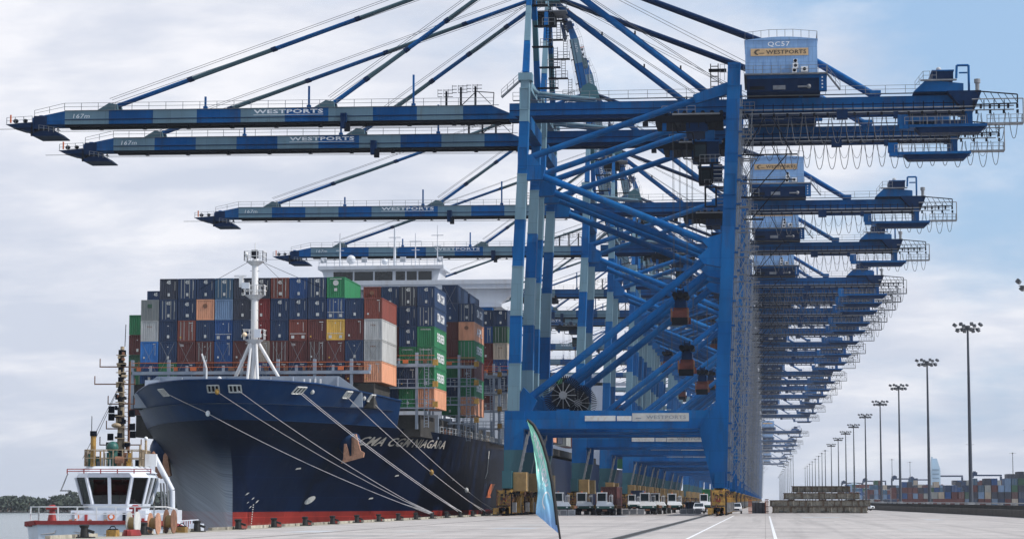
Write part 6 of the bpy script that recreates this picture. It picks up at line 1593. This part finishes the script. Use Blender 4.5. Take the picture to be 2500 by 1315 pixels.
def car_proto(pickup):
    r = thing('pickup_truck' if pickup else 'parked_car', (0, 0, 0), 'x', 'pickup' if pickup else 'car')
    W = M['vanwhite']; m = MB(); w = 0.92
    prof = [(0.0, 0.45), (0.0, 0.85), (0.15, 1.0), (1.15, 1.12), (1.9, 1.72), (3.3, 1.78), (3.6, 1.15), (5.2, 1.1), (5.2, 0.45)] if pickup else [(0.0, 0.4), (0.0, 0.8), (0.15, 0.95), (1.1, 1.08), (1.8, 1.62), (3.6, 1.66), (4.3, 1.15), (4.5, 1.05), (4.5, 0.4)]
    # body with tumblehome
    n = len(prof); vs = []
    for s in (-1, 1):
        for y, z in prof: vs.append((s*(w if z < 1.2 else w-0.17), y, z))
    m.add(vs, [tuple(range(n)), tuple(range(n, 2*n))[::-1]]+[(i, n+i, n+(i+1) % n, (i+1) % n) for i in range(n)], W); b = m.build('body', r)
    m = MB(); m.add([(-0.78, 1.17, 1.16), (0.78, 1.17, 1.16), (0.68, 1.84, 1.68), (-0.68, 1.84, 1.68)], [(0, 1, 2, 3)], M['glass']); m.v = [(x, y-0.02, z+0.015) for x, y, z in m.v]; m.build('windscreen', r)
    for s in (-1, 1): m = MB(); m.add([(s*0.90, 1.45, 1.2), (s*0.90, 3.2, 1.2), (s*0.77, 3.1, 1.66), (s*0.77, 1.95, 1.66)], [(0, 1, 2, 3)], M['glass']); m.v = [(x+s*0.012, y, z) for x, y, z in m.v]; m.build('side_window', r)
    m = MB(); m.box(-0.5, 0.5, -0.03, 0.0, 0.62, 0.84, M['dark']); m.box(-0.8, 0.8, -0.03, 0.0, 0.42, 0.52, M['dark']); m.build('grille', r)
    for s in (-1, 1): m = MB(); m.box(s*0.72-0.17, s*0.72+0.17, -0.03, 0.02, 0.68, 0.84, M['letter']); m.build('headlight', r)
    for s in (-1, 1): m = MB(); m.box(s*1.03-0.1, s*1.03+0.1, 1.3, 1.42, 1.08, 1.24, M['dark']); m.build('mirror', r)
    for x in (-0.82, 0.82):
        for y in (0.95, 4.2 if pickup else 3.6):
            m = MB(); m.pipe((x-0.13, y, 0.37), (x+0.13, y, 0.37), 0.37, M['black'], n=16); m.build('wheel', r)
    return r
pk = car_proto(True); index_kids(pk); pk.location = (-4.75, 379, 0); pk['label'] = 'white pickup parked right of the yellow landside crane bogie, facing the camera'
p2 = copy_tree(pk); p2.location = (-11.1, 388, 0); p2['label'] = 'silver white pickup parked left of the landside crane bogie among the tractors'
for o in (pk, p2): o['group'] = 'white pickups under the cranes'
cr_ = car_proto(False); index_kids(cr_); cr_.location = (22.9, 500, 0); cr_.rotation_euler.z = R(60); cr_['label'] = 'small white car partly hidden behind the right end of the beam pile'

# crane gangway barriers in orange, dark slab between
for i, (x, lab) in enumerate(((-2.5, 'left orange post beside the dark steel plate by the beam pile'), (0.25, 'right orange post beside the dark steel plate, touching the beam pile'))):
    m = MB((x, 388, 0)); 
    for k in range(4): m.box(x-0.28+k*0.15, x-0.2+k*0.15, 388, 388.5, 0, 2.4, M['orange'])
    for z in (0.3, 1.1, 1.9, 2.3): m.box(x-0.3, x+0.35, 387.96, 388, z, z+0.1, M['rust'])
    tag(m.build('barrier_post', None, loc=(x, 388, 0)), lab, 'barrier post', 'orange barrier posts')
m = MB((1.0, 389, 0)); m.box(-2.2, 0.1, 389, 401, 0.0, 1.8, M['greysteel'])
for k in range(5): m.box(-2.2+k*0.56, -2.14+k*0.56, 388.93, 389, 0, 1.9, M['dark'])
tag(m.build('steel_hatch_stack', None, loc=(1.0, 389, 0)), 'dark grey steel hatch panel standing between two orange posts', 'steel panel')
m = MB((-12, 398, 0)); m.box(-13.6, -11.2, 396, 402, 0, 1.9, M['dark'])
for k in range(5): m.box(-13.6+k*0.55, -13.54+k*0.55, 395.94, 396, 0, 1.9, M['navyframe'])
tag(m.build('steel_hatch_stack', None, loc=(-12, 398, 0)), 'low dark steel box behind the silver pickup', 'steel panel')
for i, (x, y) in enumerate(((-30.6, 331.5), (-26.0, 352), (-21.7, 352), (-13.6, 372))):
    for k in range(3):
        m = MB((x+k*1.15, y, 0)); xx = x+k*1.15; m.box(xx, xx+1.05, y, y+0.6, 0, 0.85, M['plinth']); m.box(xx+0.1, xx+0.95, y-0.03, y, 0.1, 0.75, M['galv'])
        tag(m.build('concrete_block', None, loc=(xx, y, 0)), 'grey concrete block, %s in the %s short row of blocks under the cranes' % (ORD[k], ORD[i]), 'concrete block', 'concrete blocks under the cranes')

# ------------------------------------------------------------------ pile of steel beams
def beam_pile():
    y0 = 386.0; rows = [(1.2, 16.8, 0.2, 4, 'bottom'), (0.8, 17.3, 1.27, 4, 'second'), (3.1, 15.6, 2.45, 3, 'third'), (4.5, 13.9, 3.6, 2, 'top')]
    for ri, (x0, x1, z, nb_, nm) in enumerate(rows):
        for b in range(nb_):
            y = y0+b*1.6+(0.3 if ri % 2 else 0)
            if ri == 1: y -= 0.25
            r = thing('steel_beam', (x0, y, z), 'grey-brown steel beam, %s layer of the pile, %s from the front' % (nm, ORD[b]), 'steel beam', 'piled steel beams beside the quay lane')
            org = (x0, y, z); rnd = random.Random(ri*10+b)
            m = MB(org); m.box(x0, x1, y+0.35, y+0.85, z, z+0.85, M['beamc']); m.build('web', r)
            m = MB(org); m.box(x0-0.1, x1+0.1, y, y+1.2, z+0.85, z+0.95, M['beamd']); m.box(x0-0.1, x1+0.1, y, y+1.2, z-0.1, z, M['beamd']); m.build('flange', r)
            if b == 0 or ri > 1:
                n = int((x1-x0)/0.95)
                me = None
                for k in range(n+1):
                    x = x0+(x1-x0-0.12)*k/n
                    w = 0.12 if k % 3 else 0.3
                    mm = MB((0, 0, 0)); mm.box(0, w, 0.0, 0.35, 0.0, 0.85, M['beamd'] if k % 3 == 0 or rnd.random() < 0.4 else M['beamc'])
                    o = mm.build('rib', r); o.location = (x-x0, 0, 0)
        if ri < 3:
            nx0, nx1 = rows[ri+1][0], rows[ri+1][1]; zz = z+1.12
        m = MB((x0, y0, z-0.3))
        if ri == 0:
            for x in (2.2, 5.2, 9.2, 12.6): m.box(x, x+1.3, y0-0.1, y0+6, 0, 0.22, M['wallc'])
            tag(m.build('packing_timber', None, loc=(x0, y0, 0.05)), 'dark packing timbers under the lowest layer of the beam pile', 'timber')
        elif ri > 1:
            for x in (x0+0.7, (x0+x1)/2-0.4, x1-1.9): m.box(x, x+1.1, y0+0.3, y0+3, z-0.4 if ri == 2 else z-0.25, z-0.12, M['rust'])
            tag(m.build('packing_timber', None, loc=(x0, y0, z-0.3)), 'dark packing timbers under the %s layer of the beam pile' % nm, 'timber')
beam_pile()

# rope reels and gear on the quay edge beside the tug
def edge_gear():
    for i, (y, r, col, lab) in enumerate(((141.5, 0.75, 'letter_old', 'pale flanged rope reel on the quay edge in front of the tug'), (146.5, 0.7, 'anchor', 'salmon coloured flanged rope reel beside the pale one on the quay edge'), (150.5, 0.8, 'rust', 'dark rusty rope reel, rightmost of the three on the quay edge'))):
        x = QX+0.7; o = thing('rope_reel', (x, y, 0), lab, 'rope reel', 'rope reels on the quay edge')
        m = MB((x, y, 0)); m.pipe((x-0.1, y, r), (x+0.35, y, r), r*0.55, M['tanbox'], r*0.5, n=14); m.build('drum', o)
        for xa in (x-0.16, x+0.35): m = MB((x, y, 0)); m.pipe((xa, y, r), (xa+0.06, y, r), r, M[col], n=18); m.build('flange', o)
    for y, col, lab in ((137.0, 'yellow', 'small yellow box on the quay edge left of the rope reels'), (153.8, 'yellow', 'small yellow box right of the rope reels')):
        m = MB((QX+0.7, y, 0)); m.box(QX+0.4, QX+1.0, y, y+0.8, 0, 0.4, M[col]); m.box(QX+0.45, QX+0.95, y+0.1, y+0.7, 0.4, 0.46, M['dark']); m.tube([(QX+0.5, y+0.4, 0.46), (QX+0.6, y+0.4, 0.62), (QX+0.8, y+0.4, 0.62), (QX+0.9, y+0.4, 0.46)], 0.03, M['dark'], n=5)
        tag(m.build('tool_box', None, loc=(QX+0.7, y, 0)), lab, 'box')
    m = MB((QX+1.5, 139, 0))
    for k in range(5): m.tube([(QX+1.3+0.5*math.cos(t)*(1-k*0.06), 139.5+1.1*math.sin(t), 0.06+k*0.07) for t in [i*math.pi/8 for i in range(17)]], 0.05, M['tugred'], n=5)
    tag(m.build('coiled_hose', None, loc=(QX+1.5, 139, 0)), 'dull red coiled hose lying on the quay edge before the rope reels', 'hose')
edge_gear()

def apron_marks():
    rp = random.Random(31)
    for k in range(16):
        x = rp.uniform(-34, 26); y = rp.uniform(135, 330); w = rp.uniform(1.0, 5); l = rp.uniform(3, 12)
        if any(x-0.4 < q < x+w+0.4 for q in (-4.47, 0.57, -8.4, -30.2)): continue
        m = MB(); m.box(x, x+w, y, y+l, 0.0, 0.004, M['patchc'] if k % 3 else M['plinth']); structure(m.build('concrete_patch'))
    for x in (-30.2,): m = MB(); m.box(x, x+0.2, 100, 600, 0.0, 0.008, M['wallc']); structure(m.build('slot_drain'))
M['patchc'] = paint('repair_concrete', (0.36, 0.345, 0.33), 0.9, 0.2, 0.6, (0.22, 0.2, 0.19), 0.6)
apron_marks()
m = MB(); m.box(QX+0.02, QX+1.9, 60, 900, 0.0, 0.006, M['kerb']); structure(m.build('quay_coping'))
# ------------------------------------------------------------------ right: low wall, rail, floodlight masts
WL = [(33.0, 240), (32.3, 295), (31.6, 342), (29.7, 395), (27, 460), (24.5, 547), (24.0, 700), (24.0, 2600)]
def walls():
    m = MB((32, 295, 0)); m2 = MB((32, 295, 0)); m3 = MB((32, 295, 0))
    for (xa, ya), (xb, yb_) in zip(WL[:-1], WL[1:]):
        m.hexa([(xa, ya, -0.1), (xb, yb_, -0.1), (xb+0.8, yb_, -0.1), (xa+0.8, ya, -0.1)][::-1], [(xa, ya, 0.95), (xb, yb_, 0.95), (xb+0.8, yb_, 0.95), (xa+0.8, ya, 0.95)][::-1], M['wallc'])
        m2.hexa([(xa+2.2, ya, 0.1), (xb+2.2, yb_, 0.1), (xb+3, yb_, 0.1), (xa+3, ya, 0.1)][::-1], [(xa+2.2, ya, 1.5), (xb+2.2, yb_, 1.5), (xb+3, yb_, 1.5), (xa+3, ya, 1.5)][::-1], M['wallc'])
        m3.beam((xa+2.5, ya, 1.78), (xb+2.5, yb_, 1.78), 0.3, 0.14, M['plinth'])
        L = math.hypot(xb-xa, yb_-ya); k = max(1, int(L/12)) if ya < 900 else 20
        for i in range(k):
            t = i/k; x, y = xa+(xb-xa)*t, ya+(yb_-ya)*t; m3.box(x+2.2, x+2.9, y, y+1.0, 1.0, 1.8, M['plinth'])
    tag(m.build('low_wall', None, loc=(32, 295, 0)), 'long low dark stained concrete wall along the right of the apron', 'wall')
    tag(m2.build('low_wall', None, loc=(32, 295, 0)), 'second dark wall just behind the low stained one, slightly higher', 'wall')
    tag(m3.build('guard_rail', None, loc=(32, 295, 0)), 'pale guard rail on concrete feet on top of the dark wall', 'guard rail')
walls()
def floodmast(hgt=36.0):
    r = thing('floodlight_mast', (40.6, 461, 0), 'x', 'floodlight mast', 'floodlight masts in a row along the yard')
    m = MB(); m.pipe((0, 0, 1.8), (0, 0, hgt), 0.42, M['pole'], 0.2, n=10); m.build('pole', r)
    m = MB(); m.box(-0.7, 0.7, -0.7, 0.7, 0, 1.8, M['plinth']); m.build('plinth', r)
    m = MB(); m.pipe((0, 0, hgt-0.3), (0, 0, hgt+0.6), 0.5, M['floodlight'], n=8)
    for k in range(8):
        t = 2*math.pi*k/8+0.2; m.pipe((0, 0, hgt), (2.6*math.cos(t), 2.6*math.sin(t), hgt), 0.06, M['floodlight'], n=4)
    n = 16
    m.tube([(1.7*math.cos(2*math.pi*i/n), 1.7*math.sin(2*math.pi*i/n), hgt) for i in range(n+1)], 0.05, M['floodlight'], n=4); m.build('ring', r)
    for k in range(8):
        t = 2*math.pi*k/8+0.2
        for dz in (0.75, -0.35):
            mm = MB(); mm.box(-0.30, 0.30, -0.22, 0.22, -0.28, 0.28, M['floodlight']); mm.box(-0.26, 0.26, -0.26, -0.22, -0.24, 0.24, M['galv'])
            o = mm.build('floodlight', r); rr = 2.75 if dz > 0 else 2.2; o.location = (rr*math.cos(t), rr*math.sin(t), hgt+dz); o.rotation_euler = (R(35), 0, t+math.pi/2+math.pi)
    return r
fmst = floodmast(); index_kids(fmst)
FY_ = [461, 578, 703, 819, 944, 1071, 1180, 1304, 1446, 1598, 1694, 1801, 1930, 2060, 2190, 2320, 2450]
for i, y in enumerate([350]+FY_):
    if i == 0: c = fmst; c.location = (41.0, 352, -1.6)
    else:
        c = copy_tree(fmst, None, {'floodlight'} if i > 9 else ()); c.location = (40.3+0.001*(y-461), y, 0)
    c['label'] = 'floodlight mast, head only at the right edge of the photo, nearest of the row' if i == 0 else 'grey floodlight mast in the row on the right, %s tall one from the right' % ORD[i-1]
# scattered lower lights deeper in the yard
k = 0
for x, y, s in ((118, 1350, 0.95), (150, 1250, 0.9), (160, 1520, 0.9), (190, 1600, 1.0), (215, 1650, 1.05), (95, 1750, 0.9), (240, 2000, 1.0), (170, 1150, 0.75), (92.5, 800, 1.0), (310, 2300, 1.0), (130, 2100, 1.0), (121, 1080, 0.95)):
    c = copy_tree(fmst, None, {'floodlight'}); c.location = (x, y, 0); c.scale = (s, s, s)
    c['label'] = 'distant floodlight mast among the yard stacks, %s nearest of the scattered ones' % ORD[sorted([1350, 1250, 1520, 1600, 1650, 1750, 2000, 1150, 800, 2300, 2100, 1080]).index(y)]
    c['group'] = 'floodlight masts scattered over the yard'
# thin lamp poles far along the lane
def lanepoles():
    rnd = random.Random(1)
    for i in range(12):
        y = 1250+i*110; x = 15.2; org = (x, y, 0); m = MB(org); m.pipe((x, y, 0), (x, y, 26), 0.22, M['pole'], 0.12, n=6); m.box(x-1.8, x+0.3, y-0.2, y+0.2, 25.8, 26.2, M['floodlight'])
        tag(m.build('lamp_post', None, loc=org), 'thin far lamp post behind the beam pile, %s from the near end' % ORD[i], 'lamp post', 'far lamp posts along the lane')
lanepoles()

# ------------------------------------------------------------------ container yard
def yard():
    rnd = random.Random(21)
    pal = ['maroon', 'maroon', 'charcoal', 'dark green', 'navy', 'steel blue', 'grey', 'beige', 'maroon', 'charcoal', 'maroon', 'navy', 'charcoal', 'blue', 'maroon', 'faded blue']
    Y = 980.0; x = 64.0; ci = 0
    heights = [1, 1, 2, 2, 3, 3, 2, 3, 4, 3, 4, 4, 3, 4, 4, 5, 4]
    for h in heights:
        for t in range(h):
            col = rnd.choice(pal)
            container(x, Y, TIER*t, col, '%s container, near yard block, %s column from left, %s from the ground' % (col, ORD[ci], ORD[t]), None, None, 'containers in the yard block', rnd.choice((0, 0, 1)))
        x += 2.75; ci += 1
    # long sides facing the camera, in front
    for j, (x, t, col) in enumerate(((54.0, 0, 'maroon'), (67.0, 0, 'maroon'))):
        container(x, 940, TIER*t, col, 'long side of a dark red container low behind the wall, %s of two' % ORD[j], None, None, 'containers in the yard block', 0, None, R(-90))
    # farther blocks: too many to tell apart
    mats = [CM[c] for c in pal]
    def block(y0, xa, xb, hmin, hmax, name):
        m = MB((xa, y0, 0)); x = xa; h = rnd.randint(hmin, hmax)
        while x < xb:
            if rnd.random() < 0.3: h = rnd.randint(hmin, hmax)
            for t in range(h):
                m.box(x, x+2.44, y0+rnd.uniform(0, .3), y0+12.2, TIER*t+0.05, TIER*t+2.7, rnd.choice(mats))
            x += 2.6
        o = m.build('container_block', None, loc=(xa, y0, 0)); tag(o, name, 'container block', None, 'stuff')
    block(1060, 96, 150, 3, 5, 'block of stacked containers beyond the near yard block, right side')
    block(1150, 62, 190, 3, 4, 'hazy block of stacked containers in the middle of the yard')
    block(1400, 60, 240, 3, 5, 'long hazy block of containers in the far yard')
    block(1750, 60, 330, 3, 5, 'farthest hazy row of container stacks')
yard()
def yard_crane():
    r = thing('yard_gantry_crane', (0, 0, 0), 'x', 'yard crane', 'rubber tyred yard cranes over the stacks'); B = M['navyframe']
    m = MB(); m.box(-12, 12, -0.5, 0.5, 21.2, 22.3, B); m.box(-12, 12, 6.5, 7.5, 21.2, 22.3, B); m.build('girder', r)
    for x in (-11.6, 11.6):
        for y in (0, 7): m = MB(); m.box(x-0.5, x+0.5, y-0.4, y+0.4, 1.2, 21.0, B); m.build('leg', r)
        m = MB(); m.box(x-0.5, x+0.5, -2, 9, 0.9, 1.7, B)
        for y in (-1, 0.6, 6.4, 8): m.pipe((x-0.35, y, 0.75), (x+0.35, y, 0.75), 0.75, M['black'], n=12)
        m.build('wheel_base', r)
    m = MB(); m.box(-11.5, -7.0, 0, 7, 22.3, 24.3, B); m.box(-11.0, -9.8, -0.8, 0.8, 19.8, 21.2, B); m.box(-10, -8, 1, 4, 24.3, 25.0, B); m.build('trolley', r)
    return r
yc = yard_crane(); index_kids(yc)
for i, (x, y, z) in enumerate(((174, 1850, 0), (148, 1900, 0), (168, 1400, 0), (150, 2250, 0), (112, 2400, 0), (128, 2150, 0), (100, 2700, 0))):
    c = yc if i == 0 else copy_tree(yc)
    c.location = (x, y, z); c['label'] = ['blue yard crane above the tallest stacks, left of the right edge', 'blue yard crane left of the tall yard stacks', 'blue yard crane cut off by the right edge of the photo', 'hazy blue yard crane in the middle distance, rightmost of the far four', 'hazy blue yard crane in the far yard, leftmost', 'hazy blue yard crane in the far yard beside the pale tower', 'hazy blue yard crane, farthest of all, behind the middle blocks'][i]
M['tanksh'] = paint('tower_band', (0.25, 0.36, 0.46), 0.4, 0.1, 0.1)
def far_tower():
    r = thing('control_tower', (108, 1480, 0), 'pale blue hazy tower with rounded top standing beyond the yard stacks', 'tower'); T = M['tower']
    m = MB((108, 1480, 0)); m.prism([(103.6, 0), (103.4, 20), (104.2, 22), (104.3, 27.5), (105.6, 28.5), (108.8, 28.5), (110.6, 24), (111.6, 22), (111.6, 0)], 1, 1480, 1490, T); m.box(103.6, 105.0, 1478, 1480, 22, 29.5, T); m.build('shaft', r)
    m = MB((108, 1480, 0))
    for k in range(6): m.box(104.6, 110.4, 1479.7, 1479.99, 8+k*2.6, 8.7+k*2.6, M['tanksh'])
    m.build('window_band', r); r.scale = (0.72, 1, 1)
    r = thing('storage_tank', (72, 1900, 0), 'pale blue hazy round tank far behind the beam pile', 'tank'); m = MB((72, 1900, 0)); m.pipe((72, 1900, 0), (72, 1900, 15), 4.5, T, n=20); m.pipe((72, 1900, 15), (72, 1900, 16), 4.5, T, 2, n=20); m.build('shell', r)
    m = MB((72, 1900, 0)); m.rail([(67.5, 1895.5, 15), (76.5, 1895.5, 15)], 1.4, M['galv'], 2, 0.1); m.build('rail', r)
far_tower()

# ------------------------------------------------------------------ humid air
def haze():
    m = bpy.data.materials.new('humid_air'); m.use_nodes = True; nt = m.node_tree; nt.nodes.clear()
    out = N(nt, 'ShaderNodeOutputMaterial'); v = N(nt, 'ShaderNodeVolumePrincipled')
    v.inputs['Color'].default_value = (0.86, 0.92, 1.0, 1); v.inputs['Density'].default_value = 0.000065; v.inputs['Anisotropy'].default_value = 0.2
    nt.links.new(v.outputs[0], out.inputs['Volume'])
    mb = MB(); mb.box(-9100, 9100, -600, 9600, -11, 150, m); o = mb.build('haze'); tag(o, kind='stuff')
haze()
